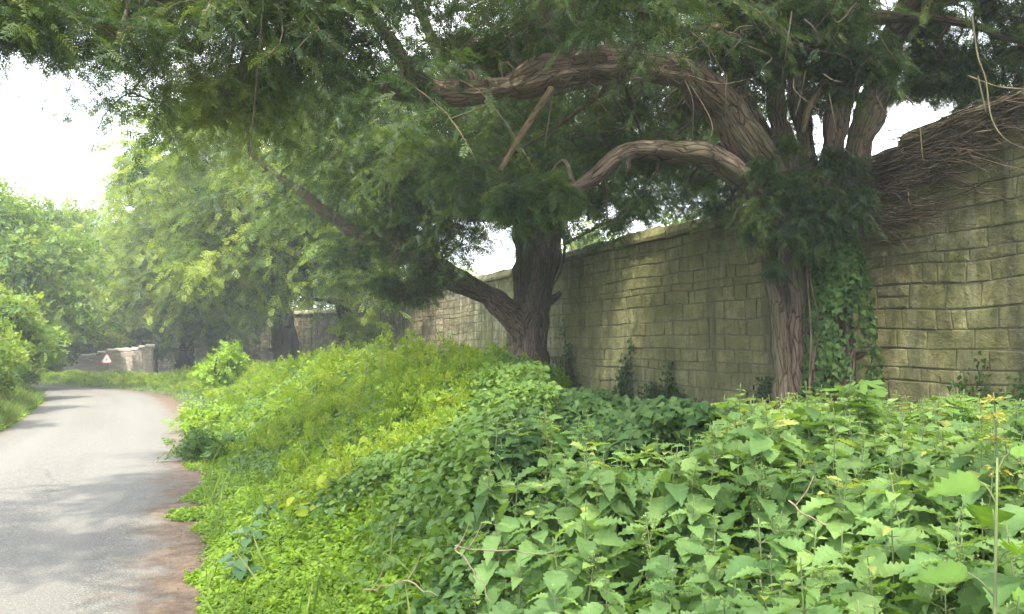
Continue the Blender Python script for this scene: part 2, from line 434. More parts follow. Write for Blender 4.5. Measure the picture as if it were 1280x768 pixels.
# ------------------------------------------------------------------ stone wall
def wall_material():
    k = N('mossy_stone')
    pos = k.pos(); tint = k.attr('tint').outputs['Fac']
    fine = k.noise(pos, 22, 6, .7); mid = k.noise(pos, 2.4, 5, .6)
    c = k.ramp(tint, [(0, (.250, .205, .125)), (.4, (.360, .310, .190)), (.8, (.440, .385, .250)), (1, (.36, .27, .17))])
    c = k.mix(k.ramp(fine, [(.3, .55), (.6, 0)]), c, (.120, .105, .060))
    c = k.mix(k.ramp(k.noise(pos, 5.5, 6, .7), [(.42, .8), (.56, 0)]), c, (.100, .086, .046))
    c = k.mix(k.ramp(k.noise(k.mapping(pos, (.8, .8, 1.4)), 1.0, 4), [(.48, 0), (.62, .75)]), c, (.110, .085, .050))
    streak = k.noise(k.mapping(pos, (2.6, 2.6, .22)), 1.0, 4, .6)
    gr = k.noise(k.mapping(pos, (.5, .5, .7)), 1.0, 4, .6)
    gf = k.math('ADD', k.math('MULTIPLY', gr, .9), k.math('MULTIPLY', streak, .5))
    # algae: strongest at the near end of the wall, thinner along the far stretch
    sy = k.n('SeparateXYZ'); k.l(pos, sy.inputs[0])
    algae_shift = k.n('MapRange'); algae_shift.inputs[1].default_value = 20; algae_shift.inputs[2].default_value = 29; algae_shift.inputs[3].default_value = .10; algae_shift.inputs[4].default_value = -.17
    k.l(sy.outputs[1], algae_shift.inputs[0])
    gf = k.math('ADD', gf, algae_shift.outputs[0])
    c = k.mix(k.ramp(gf, [(.52, 0), (.74, .70)]), c, k.ramp(mid, [(.3, (.118, .124, .036)), (.7, (.220, .218, .078))]))
    c = k.mix(k.ramp(streak, [(.52, 0), (.70, .80)]), c, (.070, .066, .040))
    c = k.mix(k.ramp(k.noise(k.mapping(pos, (3.2, 3.2, .3)), 1.3, 3), [(.56, 0), (.72, .6)]), c, (.36, .34, .22))
    c = k.mix(k.math('LESS_THAN', tint, -.5), c, (.135, .120, .070))
    p = k.n('BsdfPrincipled', Roughness=.92); k.l(c, p.inputs['Base Color']); p.inputs['Specular IOR Level'].default_value = .2
    h = k.math('ADD', k.math('MULTIPLY', fine, .8), k.math('MULTIPLY', k.noise(pos, 5, 5), 1.2))
    bm = k.n('Bump', Strength=1.0, Distance=.045); k.l(h, bm.inputs['Height']); k.l(bm.outputs[0], p.inputs['Normal'])
    k.l(p.outputs[0], k.out.inputs[0]); return k.m
M['stone'] = wall_material()
WH = 3.62
def wall_frame():
    P = np.array(WALL); D = np.diff(P, axis=0); L = np.concatenate([[0], np.cumsum(np.linalg.norm(D, axis=1))])
    return P, D, L
def wall_point(s):
    P, D, L = wall_frame()
    s = np.asarray(s, float)
    x = np.interp(s, L, P[:, 0]); y = np.interp(s, L, P[:, 1])
    k = np.clip(np.searchsorted(L, s, 'right')-1, 0, len(D)-1)
    d = unit(D)[k]
    n = np.stack([-d[..., 1], d[..., 0]], -1)     # faces the road
    return np.stack([x, y], -1), d, n
def wall_s(px):
    """distance along the wall where image column px meets it (straight near stretch)"""
    a = (px-640)/F; Y = 8.84/(a+.4)
    return float(np.hypot(8.84-.4*Y-10.44, Y+4))
def wall_height(s):
    Ltot = wall_frame()[2][-1]
    return WH + .50*(1-sstep(wall_s(1230), wall_s(1010), s)) - .05*np.sin(s*.5) - 1.7*sstep(Ltot-9, Ltot-1, s)
def build_wall():
    rs = np.random.default_rng(11)
    P, D, L = wall_frame(); Ltot = L[-1]
    root = empty('boundary_wall', (4.84, 10, 0))
    tag(root, 'tall mossy stone block wall running behind the row of yew trees', 'wall')
    base = np.array([4.84, 10, 0])
    # core
    g = Geo(); ss = np.linspace(0, Ltot, 160); p, d, n = wall_point(ss); h = wall_height(ss)
    a = np.c_[p + n*.0, np.full(len(ss), -.3)]; b = np.c_[p + n*.0, h]; c2 = np.c_[p - n*.45, h]; d2 = np.c_[p - n*.45, np.full(len(ss), -.3)]
    V = np.stack([a, b, c2, d2], 1).reshape(-1, 3); i = np.arange(len(ss)-1)[:, None]*4
    Q = np.concatenate([i+np.array([[0, 4, 5, 1]]), i+np.array([[1, 5, 6, 2]]), i+np.array([[2, 6, 7, 3]])])
    Q = np.vstack([Q, [[0, 1, 2, 3]], [[4*len(ss)-1, 4*len(ss)-2, 4*len(ss)-3, 4*len(ss)-4]]])
    g.add(V - np.tile(np.r_[0, 0, 0], (len(V), 1)), Q, None, -1.0)
    # courses of blocks
    z = -.12
    while z < WH+.5:
        ch = rs.choice([rs.uniform(.13, .18), rs.uniform(.18, .25), rs.uniform(.22, .31)])
        s = -rs.uniform(0, .3)
        while s < Ltot-.1:
            w = rs.choice([rs.uniform(.18, .32), rs.uniform(.28, .5), rs.uniform(.45, .70)]) if s < 46 else rs.uniform(.4, .9)
            s1 = min(s+w, Ltot); hz = float(wall_height((s+s1)/2))
            if z+ch*.6 < hz and s1-s > .1:
                s0 = max(s, 0); e = .003+.007*rs.random()**2; dep = .008+.016*rs.random()
                sub = [(s0, z, z+ch)]
                if ch > .27 and rs.random() < .04: sub = [(s0, z, z+ch*.5), (s0, z+ch*.5, z+ch)]
                for (sa, z0, z1) in sub:
                    (pa, pb), dd, nn = wall_point(np.array([sa, s1]))
                    n0 = nn[0]
                    j = lambda q: rs.uniform(-q, q)
                    wz = lambda pp, zz: zz + (float(vnoise(pp[1], zz, 1.6, 41))-.5)*.07 + (float(vnoise(pp[1], zz, .45, 42))-.5)*.05
                    wd = lambda pp, zz: (float(vnoise(pp[1], zz*1.3, .35, 43))-.5)*.05
                    outer = [(pp+dd[0]*wd(pp, zz), wz(pp, zz)) for pp, zz in ((pa, z0), (pb, z0), (pb, z1), (pa, z1))]
                    Vb = []
                    for kx, (pp, zz) in enumerate(outer):
                        sx = 1 if kx in (0, 3) else -1; sz = 1 if kx < 2 else -1
                        Vb.append([*(pp + dd[0]*sx*e - n0*.008), zz+sz*e])
                    dep_c = [dep+j(.007) for _ in range(4)]
                    for kx, (pp, zz) in enumerate(outer):
                        sx = 1 if kx in (0, 3) else -1; sz = 1 if kx < 2 else -1
                        ex = e+.006+j(.005); ez = e+.006+j(.005)
                        Vb.append([*(pp + dd[0]*sx*ex + n0*(dep_c[kx]-.003)), zz+sz*ez])
                    for kx, (pp, zz) in enumerate(outer):
                        sx = 1 if kx in (0, 3) else -1; sz = 1 if kx < 2 else -1
                        Vb.append([*(pp + dd[0]*sx*(e+.013+abs(j(.010))) + n0*(dep_c[kx])), zz+sz*(e+.012+abs(j(.009)))])
                    qs = [(8, 9, 10, 11)]
                    for r0 in (0, 4):
                        for kx in range(4): qs.append((r0+kx, r0+(kx+1) % 4, r0+4+(kx+1) % 4, r0+4+kx))
                    if True:
                        g.add(Vb, qs, None, np.clip(rs.normal(.45, .36), 0, .85) if rs.random() > .08 else 1.0)
            s = s1
        z += ch
    o = g.build('stonework', M['stone'], root, loc=base, flat=True)
    # coping: sloped stones overhanging the face
    g = Geo(); s = 0
    while s < Ltot-8:
        w = rs.uniform(.45, .8); s1 = s+w-.012
        (pa, pb), dd, nn = wall_point(np.array([s, s1])); h = float(wall_height(s))+rs.uniform(-.012, .012)
        prof = [(.10, .0), (.11, .07), (.02, .20+rs.uniform(-.02, .02)), (-.20, .28+rs.uniform(-.03, .03)), (-.44, .18), (-.53, .06), (-.53, 0)]
        V = [[*(pp + nn[0]*(o_+rs.uniform(-.008, .008))), h+z_+rs.uniform(-.008, .008)] for pp in (pa, pb) for (o_, z_) in prof]
        m = len(prof); qs = [(k, k+m, (k+1) % m+m, (k+1) % m) for k in range(m)]
        ts = [(0, k, k+1) for k in range(1, m-1)] + [(m, m+k+1, m+k) for k in range(1, m-1)]
        g.add(V, qs, ts, np.clip(rs.normal(.25, .15), 0, 1)); s += w
    g.build('coping', M['stone'], root, loc=base, flat=True)

def build_brick_wall():
    rs = np.random.default_rng(4)
    A = np.array([-24.2, 42.6]); B = np.array([-19.6, 43.6]); d = (B-A)/np.linalg.norm(B-A); n = np.array([d[1], -d[0]]); Ltot = np.linalg.norm(B-A)
    loc = np.array([A[0], A[1], .2]); root = empty('brick_wall', loc)
    tag(root, 'low weathered pinkish stone and brick wall beside the far bend, behind the triangular sign', 'wall')
    k = N('old_brick'); t = k.attr('tint').outputs['Fac']
    c = k.ramp(t, [(0, (.40, .31, .24)), (.4, (.48, .39, .31)), (.7, (.54, .44, .35)), (1, (.62, .56, .46))])
    c = k.mix(k.ramp(k.noise(k.pos(), 1.5, 4), [(.45, 0), (.7, .6)]), c, (.42, .36, .27))
    p = k.n('BsdfPrincipled', Roughness=.95); k.l(c, p.inputs['Base Color']); k.l(p.outputs[0], k.out.inputs[0])
    def top(s): return .92 + .46*sstep(.8, Ltot, s) + .05*math.sin(s*3)
    g = Geo()
    ss = np.linspace(0, Ltot, 12)
    V = []
    for s in ss:
        p0 = A+d*s; h = .2+top(s)
        V += [[*p0, -.2], [*p0, h], [*(p0-n*.4), h], [*(p0-n*.4), -.2]]
    i = np.arange(11)[:, None]*4
    Q = np.concatenate([i+np.array([[0, 4, 5, 1]]), i+np.array([[1, 5, 6, 2]]), i+np.array([[2, 6, 7, 3]])])
    Q = np.vstack([Q, [[0, 1, 2, 3]], [[47, 46, 45, 44]]])
    g.add(V, Q, None, .8)
    z = .05
    while z < 1.65:
        s = -rs.random()*.2
        while s < Ltot:
            w = rs.uniform(.2, .42); s0 = max(s, 0); s1 = min(s+w, Ltot)
            if z+.07 < .2+top((s0+s1)/2) and s1-s0 > .05:
                o = .02+.02*rs.random(); V = []
                for (off, e) in ((-.01, .006), (o, .016)):
                    for (sx, zz) in ((s0+e, z+e), (s1-e, z+e), (s1-e, z+.10-e), (s0+e, z+.10-e)): V.append([*(A+d*sx+n*off), zz])
                g.add(V, [(4, 5, 6, 7)]+[(kx, (kx+1) % 4, 4+(kx+1) % 4, 4+kx) for kx in range(4)], None, rs.random())
            s += w
        z += .105
    g.build('brickwork', k.m, root, loc=loc, flat=True)
    g = Geo(); s = 0
    while s < Ltot:
        w = rs.uniform(.3, .5); h = .2+top(s+w/2); o = rs.uniform(.04, .09); V = []
        for sx in (s+.01, s+w-.01):
            for (off, zz) in ((o, h+.003), (o, h+.09), (-.2, h+.16), (-.46, h+.09), (-.46, h+.003)): V.append([*(A+d*sx+n*off), zz+rs.uniform(0, .02)])
        g.add(V, [(q, q+5, (q+1) % 5+5, (q+1) % 5) for q in range(5)], [(0, 1, 2), (0, 2, 3), (0, 3, 4), (5, 7, 6), (5, 8, 7), (5, 9, 8)], rs.uniform(.7, 1)); s += w
    g.build('coping', k.m, root, loc=loc, flat=True)

def build_sign():
    plate = None; P = at(133.5, 467, 40.5); P[2] = float(ground_z(P[0], P[1]))-.05
    root = empty('road_sign', P)
    tag(root, 'small white triangular warning sign with red border on a dark post', 'sign')
    g = Geo(); g.tube([(0, .02, 0), (0, .02, .5), (0, .02, 1.22)], [.035, .035, .035], 10); 
    g.build('post', plain('sign_post', (.10, .11, .10), .5, .1), root)
    zc = float(at(133, 449.5, 40.5)[2]-P[2]); S = .30
    def tri(r, y0, y1):
        ps = []
        for k in range(3):
            a = PI/2+2*PI*k/3
            for da in (-.16, .16): ps.append((r*math.cos(a+da), r*math.sin(a+da)))
        V = [(x, y0, z+zc) for x, z in ps]+[(x, y1, z+zc) for x, z in ps]
        return V, [(0, k, k+1) for k in range(1, 5)]+[(6, 6+k+1, 6+k) for k in range(1, 5)], [(k, (k+1) % 6, (k+1) % 6+6, k+6) for k in range(6)]
    for nm, r, y0, y1, col in (('border', S, -.035, -.02, (.60, .10, .07)), ('face', S*.80, -.041, -.036, (.82, .82, .80))):
        V, T, Q = tri(r, y0, y1); g = Geo(); g.add(V, Q, T); plate = g.build(nm, plain('sign_'+nm, col, .4, .08), root if nm == 'border' else plate, flat=True)
    g = Geo(); g.tube([(-.02, -.046, zc-.06), (-.01, -.046, zc-.0), (.02, -.046, zc+.05)], [.014, .014, .014], 6)
    g.build('symbol', plain('sign_symbol', (.04, .04, .04), .4, .05), plate.parent)

# ------------------------------------------------------------------ yew trees
def branch_twigs(g, rs, a, b, n, spread, r0=.012):
    for _ in range(n):
        e = b + rs.standard_normal(3)*spread
        m = (a+e)/2 + rs.standard_normal(3)*spread*.35
        g.tube([a, m, e], [r0, r0*.6, r0*.25], 4, res=4, cap=False)

def yew_clumps(g, gb, rs, clumps, K, S, sl, tpls, anchors=None, droop=.55, twigs=True):
    """clumps: (x,y,z,r, tintshift). Every clump is a fan of drooping branchlets carrying needle sprigs."""
    C = np.array(clumps, float); n = len(C)
    c = np.repeat(C[:, :3], K, 0); r = np.repeat(C[:, 3], K); sh = np.repeat(C[:, 4], K)
    m = len(c)
    a = rs.uniform(0, 2*PI, m); el = rs.normal(.10, .38, m)
    d = np.stack([np.cos(a)*np.cos(el), np.sin(a)*np.cos(el), np.sin(el)], 1)
    st = c + rs.standard_normal((m, 3))*r[:, None]*np.array([.30, .30, .26])
    Ln = r*rs.uniform(.55, 1.15, m)
    u = (np.arange(S)+.6)/S
    dr = droop*rs.uniform(.4, 1.4, m)
    P = st[:, None] + d[:, None]*(Ln[:, None]*u[None])[..., None]
    P[..., 2] -= (Ln*dr)[:, None]*u[None]**2
    T = np.repeat(d[:, None], S, 1).copy(); T[..., 2] -= 2*dr[:, None]*u[None]*.8
    T = unit(T)
    side = np.cross(T, np.array([0, 0, 1.])); side = unit(side)
    sgn = np.where((np.arange(S) % 2)[None, :, None] == 0, 1., -1.)
    fw = unit(T*.75 + side*sgn*rs.uniform(.3, 1.0, (m, S, 1)) + rs.standard_normal((m, S, 3))*.22 + np.array([0, 0, -.28]))
    up = unit(np.array([0, 0, 1.]) + rs.standard_normal((m, S, 3))*.6)
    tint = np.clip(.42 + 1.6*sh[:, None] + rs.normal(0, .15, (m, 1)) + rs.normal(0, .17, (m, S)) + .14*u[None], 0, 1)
    sc = sl*rs.uniform(.7, 1.25, (m, S))*(1-.25*u[None])
    P = P.reshape(-1, 3); fw = fw.reshape(-1, 3); up = up.reshape(-1, 3); tint = tint.ravel(); sc = sc.ravel()
    pick = rs.integers(0, len(tpls), len(P))
    for q in range(len(tpls)):
        k = pick == q; g.scatter(tpls[q], P[k], fw[k], up[k], sc[k], tint[k])
    if twigs:
        for i in range(n):
            for b in rs.integers(0, K, max(2, K//7)):
                q = i*K+b; mid = st[q]+d[q]*Ln[q]*.5; mid[2] -= Ln[q]*dr[q]*.25
                end = st[q]+d[q]*Ln[q]; end[2] -= Ln[q]*dr[q]
                gb.tube([c[q], st[q]*.5+c[q]*.5, mid, end], [.014*r[q]+.004, .008, .005, .003], 4, res=2, cap=False)
    if anchors is not None:
        A = np.vstack(anchors)
        for i in range(n):
            dd = np.linalg.norm(A-C[i, :3], axis=1); k = int(np.argmin(dd))
            if dd[k] < .3 or dd[k] > 2.6: continue
            p = A[k]; mid = (p+C[i, :3])/2 + rs.standard_normal(3)*.12*dd[k]; mid[2] += .08*dd[k]
            gb.tube([p, mid, C[i, :3]], [.022+.009*dd[k], .018, .008], 5, res=5, cap=False)

def ell_clumps(rs, n, c, rad, r, zmin, shift=0., keep=None, shell=.55):
    out = []; tries = 0
    while len(out) < n and tries < n*80:
        tries += 1
        v = rs.standard_normal(3); v /= np.linalg.norm(v); v *= (shell + (1-shell)*rs.random())
        p = np.array(c)+v*np.array(rad)
        if p[2] < zmin: p[2] = zmin + abs(rs.normal(0, .35))
        if keep is not None and not keep(p): continue
        rr = rs.uniform(*r)
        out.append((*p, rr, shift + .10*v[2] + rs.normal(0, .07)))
    return out

def px_of(p):
    d = p-CAM; f = d[1]*math.cos(PITCH)+d[2]*math.sin(PITCH); u = -d[1]*math.sin(PITCH)+d[2]*math.cos(PITCH)
    return 640+F*d[0]/f, 384-F*u/f

def limb(g, anchors, pts, rad, sides=14, flute=.35, seed=0, res=8):
    rj = np.random.default_rng(1000+seed*17); q = catmull(pts, res); n = len(q); rr = np.interp(np.linspace(0, 1, n), np.linspace(0, 1, len(rad)), rad)
    u = np.linspace(0, 1, n); fade = np.minimum(1, np.minimum(u, 1-u)*6)
    L = np.concatenate([[0], np.cumsum(np.linalg.norm(np.diff(q, axis=0), axis=1))])
    for ax in range(3): q[:, ax] += fade*((vnoise(L, L*0+ax*3.3+seed, .55, 51)-.5)*.75+(vnoise(L, L*0+ax*5.3+seed, .22, 52)-.5)*.30)*rr*(1.0 if ax < 2 else .9)
    rr = rr*(1+.42*(vnoise(L, L*0+seed*1.7, .38, 53)-.5)+.25*(vnoise(L, L*0+seed*2.7, .15, 54)-.5))
    p, r = g.tube(q, rr, sides, flute, seed, raw=True); anchors.append(p[::3])
    for _ in range(int(L[-1]*.9)):
        k = rj.integers(n//8, n-2); a = rj.standard_normal(3); t = unit(q[k+1]-q[k]); a -= t*np.dot(a, t); a /= np.linalg.norm(a)
        s0 = q[k]+a*rr[k]*.5; ln = rr[k]*rj.uniform(.8, 1.6); g.tube([s0, s0+a*ln*.6+t*ln*.15, s0+a*ln+t*ln*.4], [rr[k]*.42, rr[k]*.30, rr[k]*.16], 8, .4, seed+5, res=3)
    return p

T1B = np.array([3.72, 10.0, .05])
def build_main_yew():
    rs = np.random.default_rng(21)
    root = empty('yew_tree', T1B)
    tag(root, 'huge old yew with many stems, ivy clad base and an arching limb', 'tree')
    an = []; g = Geo()
    # fused multi-stem trunk
    Y = 10.0
    stems = [  # (px,py,Y) path, radii, seed
        ([(1008, 560, Y), (1003, 470, Y), (995, 380, Y), (992, 290, Y), (985, 230, Y), (975, 150, Y+.1), (962, 60, Y+.2), (955, -60, Y+.4), (940, -260, Y+.6)], [.22, .19, .16, .15, .15, .12, .10, .08, .05], 1),
        ([(1030, 560, Y+.12), (1027, 470, Y+.1), (1025, 380, Y+.1), (1026, 290, Y+.1), (1035, 220, Y+.1), (1052, 130, Y), (1068, 40, Y-.1), (1085, -80, Y-.3), (1100, -260, Y-.6)], [.28, .22, .19, .18, .17, .16, .145, .115, .06], 2),
        ([(1062, 560, Y+.25), (1056, 470, Y+.25), (1050, 380, Y+.25), (1052, 290, Y+.25), (1066, 210, Y+.2), (1092, 120, Y+.15), (1120, 40, Y), (1170, -50, Y-.3), (1260, -190, Y-.8)], [.25, .18, .16, .15, .16, .16, .15, .12, .06], 3),
        ([(990, 545, Y-.15), (982, 470, Y-.15), (972, 390, Y-.12), (964, 330, Y-.1), (962, 270, Y), (975, 210, Y+.1)], [.13, .11, .10, .10, .10, .08], 4),
        ([(1010, 250, Y+.3), (1003, 170, Y+.3), (997, 90, Y+.4), (996, 0, Y+.5), (1005, -140, Y+.8)], [.14, .11, .10, .09, .05], 5),
        ([(1000, 260, Y+.2), (960, 190, Y+.4), (925, 110, Y+.7), (900, 20, Y+1.), (880, -120, Y+1.5)], [.16, .14, .12, .11, .06], 6),
    ]
    for pts, rad, sd in stems: limb(g, an, [at(*q) for q in pts], rad, 20, .36, sd, 10)
    # buttress foot
    limb(g, an, [at(1035, 600, Y), at(1030, 540, Y+.05), at(1027, 470, Y+.1), at(1026, 400, Y+.1)], [.50, .33, .25, .19], 28, .45, 9, 8)
    g.build('trunk', M['bark'], root, True, loc=T1B)
    # the arching limb
    g = Geo()
    limb(g, an, [at(1005, 290, 9.8), at(965, 240, 9.6), at(940, 190, 9.4), at(905, 135, 9.2), at(860, 103, 9.0), at(800, 84, 8.9), at(740, 82, 8.8), at(690, 92, 8.7), at(640, 108, 8.6), at(585, 118, 8.5), at(530, 116, 8.4)],
         [.22, .23, .225, .21, .195, .18, .165, .175, .16, .135, .14], 22, .38, 11, 10)
    limb(g, an, [at(552, 118, 8.4), at(520, 100, 8.3), at(500, 70, 8.2), at(470, 25, 8.0), at(430, -40, 7.8), at(380, -140, 7.5)], [.12, .10, .075, .06, .045, .02], 12, .3, 12)
    limb(g, an, [at(720, 84, 8.8), at(695, 60, 8.7), at(682, 30, 8.7), at(668, -10, 8.6), at(640, -120, 8.4), at(610, -260, 8.0)], [.10, .075, .066, .06, .05, .02], 12, .3, 13)
    limb(g, an, [at(560, 120, 8.45), at(500, 120, 8.4), at(440, 100, 8.2), at(380, 60, 7.9), at(300, 30, 7.6), at(200, 0, 7.2), at(100, -30, 6.8)], [.08, .06, .05, .045, .035, .03, .012], 10, .3, 14)
    arch = g.build('arching_limb', M['bark'], root, True, loc=T1B)
    g = Geo()
    limb(g, an, [at(990, 285, 9.7), at(950, 235, 9.5), at(915, 205, 9.3), at(870, 190, 9.1), at(825, 184, 9.0), at(785, 186, 8.9), at(758, 202, 8.85), at(735, 226, 8.8), at(705, 240, 8.75), at(670, 250, 8.7)],
         [.17, .16, .14, .125, .12, .11, .10, .095, .07, .03], 18, .35, 15, 9)
    g.build('lower_limb', M['bark'], root, True, loc=T1B)
    # upper limbs leaving the crown towards road, wall and camera
    g = Geo()
    for i, (pts, rad) in enumerate([
        ([at(962, 60, 10.2), at(900, 0, 9.6), at(820, -60, 8.9), at(720, -140, 8.0), at(600, -240, 7.0)], [.12, .10, .085, .06, .02]),
        ([at(1068, 40, 9.9), at(1060, -60, 9.0), at(1020, -180, 7.8), at(940, -330, 6.4)], [.15, .12, .08, .03]),
        ([at(1120, 40, 10.), at(1180, 0, 9.6), at(1260, -10, 9.0), at(1340, 0, 8.6)], [.15, .10, .07, .03]),
        ([at(1060, 20, 10.0), at(1130, 22, 9.6), at(1200, 28, 9.2), at(1290, 60, 8.8)], [.08, .055, .045, .02]),
        ([at(955, 0, 10.3), at(880, 8, 10.2), at(800, -4, 10.), at(700, -20, 9.8)], [.09, .07, .05, .02]),
        ([at(997, 90, 10.4), at(930, 50, 10.6), at(860, 36, 10.6), at(800, 60, 10.6), at(770, 110, 10.5)], [.07, .05, .04, .03, .015]),
    ]): limb(g, an, pts, rad, 12, .3, 20+i)
    upper = g.build('upper_limb', M['bark'], root, True, loc=T1B)
    # dead wood
    for nm, pts, rad in (('broken_branch', [at(690, 112, 8.5), at(664, 150, 8.35), at(645, 180, 8.25), at(625, 214, 8.15)], [.045, .040, .034, .026]),
                         ('dead_stick', [at(1052, 40, 9.1), at(1046, 72, 9.1), at(1024, 112, 9.1), at(1010, 138, 9.15), at(1003, 166, 9.2)], [.03, .04, .045, .045, .032]),
                         ('dead_stub', [at(948, 40, 10.2), at(905, 34, 10.1), at(872, 38, 10.0), at(858, 54, 10.), at(850, 75, 10.)], [.05, .04, .034, .03, .012])):
        g = Geo(); g.tube(pts, rad, 12, .3, 7, res=6); g.build(nm, M['bark_pale'], arch if nm == 'broken_branch' else upper, True, loc=T1B)
    # foliage
    C = []
    def pxc(x0, x1, y0, y1, Y0, Y1, n, r, sh=0.):
        for _ in range(n):
            p = at(rs.uniform(x0, x1), rs.uniform(y0, y1), rs.uniform(Y0, Y1)); C.append((*p, rs.uniform(*r), sh+rs.normal(0, .08)))
    pxc(60, 330, -80, 60, 6.5, 9.0, 15, (.7, 1.0), .06)
    pxc(140, 320, 60, 140, 7.5, 9.5, 6, (.45, .7), .20)
    pxc(-120, 50, -60, 10, 5.5, 7.2, 6, (.5, .75), -.05)
    pxc(-40, 30, 10, 45, 6.2, 7.0, 3, (.30, .42), -.08)
    pxc(300, 560, -90, 90, 6.8, 9.4, 17, (.7, 1.0), -.04)
    pxc(540, 900, -120, 25, 7.0, 10.5, 20, (.7, 1.05), -.06)
    pxc(560, 900, 20, 70, 9.6, 11.5, 7, (.5, .8), -.04)
    pxc(880, 1060, -120, 40, 10.5, 12.0, 8, (.7, 1.0), -.08)
    pxc(860, 1140, -110, 40, 8.4, 9.4, 9, (.5, .75), -.08)
    pxc(930, 1130, 0, 60, 9.2, 9.8, 3, (.22, .32), -.1)
    pxc(1060, 1400, -160, -10, 7.5, 11, 14, (.7, 1.0), -.04)
    pxc(1120, 1330, 0, 60, 8.8, 10.6, 5, (.45, .7), -.06)
    pxc(640, 960, 90, 230, 11.5, 14.0, 18, (.6, .95), -.04)
    pxc(470, 700, 130, 250, 11, 13.5, 10, (.6, .9), -.04)
    pxc(940, 1090, -20, 150, 11.2, 12.4, 9, (.5, .8), -.08)
    pxc(640, 725, 225, 285, 8.9, 10.2, 5, (.3, .45), -.05)
    pxc(1090, 1300, 60, 120, 9.6, 11.0, 6, (.35, .5), -.08)
    pxc(770, 870, 90, 140, 11.8, 13.2, 8, (.55, .8), -.04)
    pxc(560, 780, 60, 130, 11.0, 13.0, 8, (.6, .85), -.04)
    pxc(1110, 1240, 60, 130, 10.6, 11.8, 5, (.35, .5), -.06)
    pxc(870, 1110, 0, 110, 8.6, 9.3, 8, (.24, .40), -.04)
    pxc(1130, 1300, 20, 130, 9.2, 10.6, 9, (.26, .42), -.06)
    pxc(640, 715, 225, 262, 8.4, 8.8, 5, (.20, .30), -.04)
    # crown above the frame (casts the shade)
    C += ell_clumps(rs, 56, (2.2, 8.0, 7.6), (6.6, 5.6, 2.6), (1.0, 1.5), 6.6, .05)
    g = Geo(); gb = Geo()
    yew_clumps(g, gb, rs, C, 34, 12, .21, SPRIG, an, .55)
    # epicormic tuft round the fork of the trunk
    C2 = []
    for (x, y, r) in ((950, 200, .30), (985, 190, .32), (1030, 195, .34), (1065, 215, .30), (945, 250, .30), (985, 245, .36), (1030, 250, .36), (1068, 262, .28), (948, 300, .24), (990, 285, .26), (1035, 290, .26), (960, 320, .16), (1072, 235, .22), (935, 285, .2), (1000, 220, .34), (1045, 225, .34), (1010, 262, .34), (955, 222, .3), (1060, 245, .3), (1015, 300, .24)):
        C2.append((*at(x, y, 9.30), r, -.12+rs.normal(0, .05)))
    yew_clumps(g, gb, rs, [(a+rs.normal(0, .06), b, c+rs.normal(.03, .08), r*rs.uniform(.55, .95), h+.06+rs.normal(0, .1)) for a, b, c, r, h in C2], 54, 10, .125, SPRIG, None, .9)
    # hanging curtains along limbs
    C3 = []
    for (x, y, Y, r) in ((800, 240, 9.6, .35), (850, 250, 9.8, .4), (760, 280, 9.8, .32), (900, 260, 9.9, .3), (880, 225, 9.8, .3), (915, 240, 9.8, .26)):
        C3.append((*at(x, y, Y), r, -.05))
    yew_clumps(g, gb, rs, C3, 34, 9, .14, SPRIG, an, .8)
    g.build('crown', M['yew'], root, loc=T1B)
    # bare hanging twigs and strings under the limbs
    for i in range(230):
        x = rs.uniform(420, 1110); y = rs.uniform(-40, 120); Y = rs.uniform(7.8, 9.8)
        p = at(x, y, Y); L = rs.uniform(.2, .9); q = p + np.array([rs.normal(0, .25), rs.normal(0, .25), -L*rs.uniform(.2, 1)])
        m = (p+q)/2+rs.standard_normal(3)*.1
        gb.tube([p, m, q], [.008, .006, .003], 4, res=4, cap=False)
    gb.build('twigs', M['twig'], root, loc=T1B)
    for pts in ([(1215, 20, 8.3), (1222, 70, 8.2), (1232, 100, 8.2), (1240, 150, 8.1), (1262, 178, 8.0), (1300, 190, 8.0)], [(1210, 95, 8.3), (1245, 108, 8.2), (1280, 112, 8.1), (1320, 118, 8.1)],
                [(1092, 62, 9.2), (1110, 75, 9.1), (1118, 90, 9.1), (1118, 108, 9.1)], [(1130, 118, 9), (1145, 135, 9), (1160, 152, 9)], [(1222, 95, 8.2), (1230, 130, 8.2), (1232, 142, 8.2)],
                [(690, 118, 8.5), (686, 150, 8.5), (680, 188, 8.45)], [(905, 160, 9.2), (960, 215, 9.2), (990, 250, 9.2)], [(800, 0, 8.6), (790, 40, 8.6), (775, 66, 8.6)], [(560, 150, 8.4), (600, 135, 8.4), (640, 118, 8.4)],
                [(1150, 160, 9), (1152, 185, 9), (1154, 205, 9)]):
        g = Geo(); g.tube([at(*q) for q in pts], [.010, .008, .003], 6, res=5); g.build('bare_twig', M['twig_pale'], root, True, loc=T1B)
    return root

def yew(label, base, stems, crown, K, S, sl, tpls, mat, barkm, seed, extra=()):
    rs = np.random.default_rng(seed); root = empty('yew_tree', base); tag(root, label, 'tree', 'yew trees along the stone wall')
    an = []; g = Geo(); base = np.array(base, float)
    for i, (pts, rad) in enumerate(stems): limb(g, an, pts, rad, 18 if i == 0 else 12, .5 if i == 0 else .35, seed+i, 8)
    g.build('trunk', barkm, root, True, loc=base)
    g = Geo(); gb = Geo()
    yew_clumps(g, gb, rs, crown(rs), K, S, sl, tpls, an, .6)
    for e in extra: e(gb, rs)
    g.build('crown', mat, root, loc=base); gb.build('twigs', M['twig'], root, loc=base)
    return root

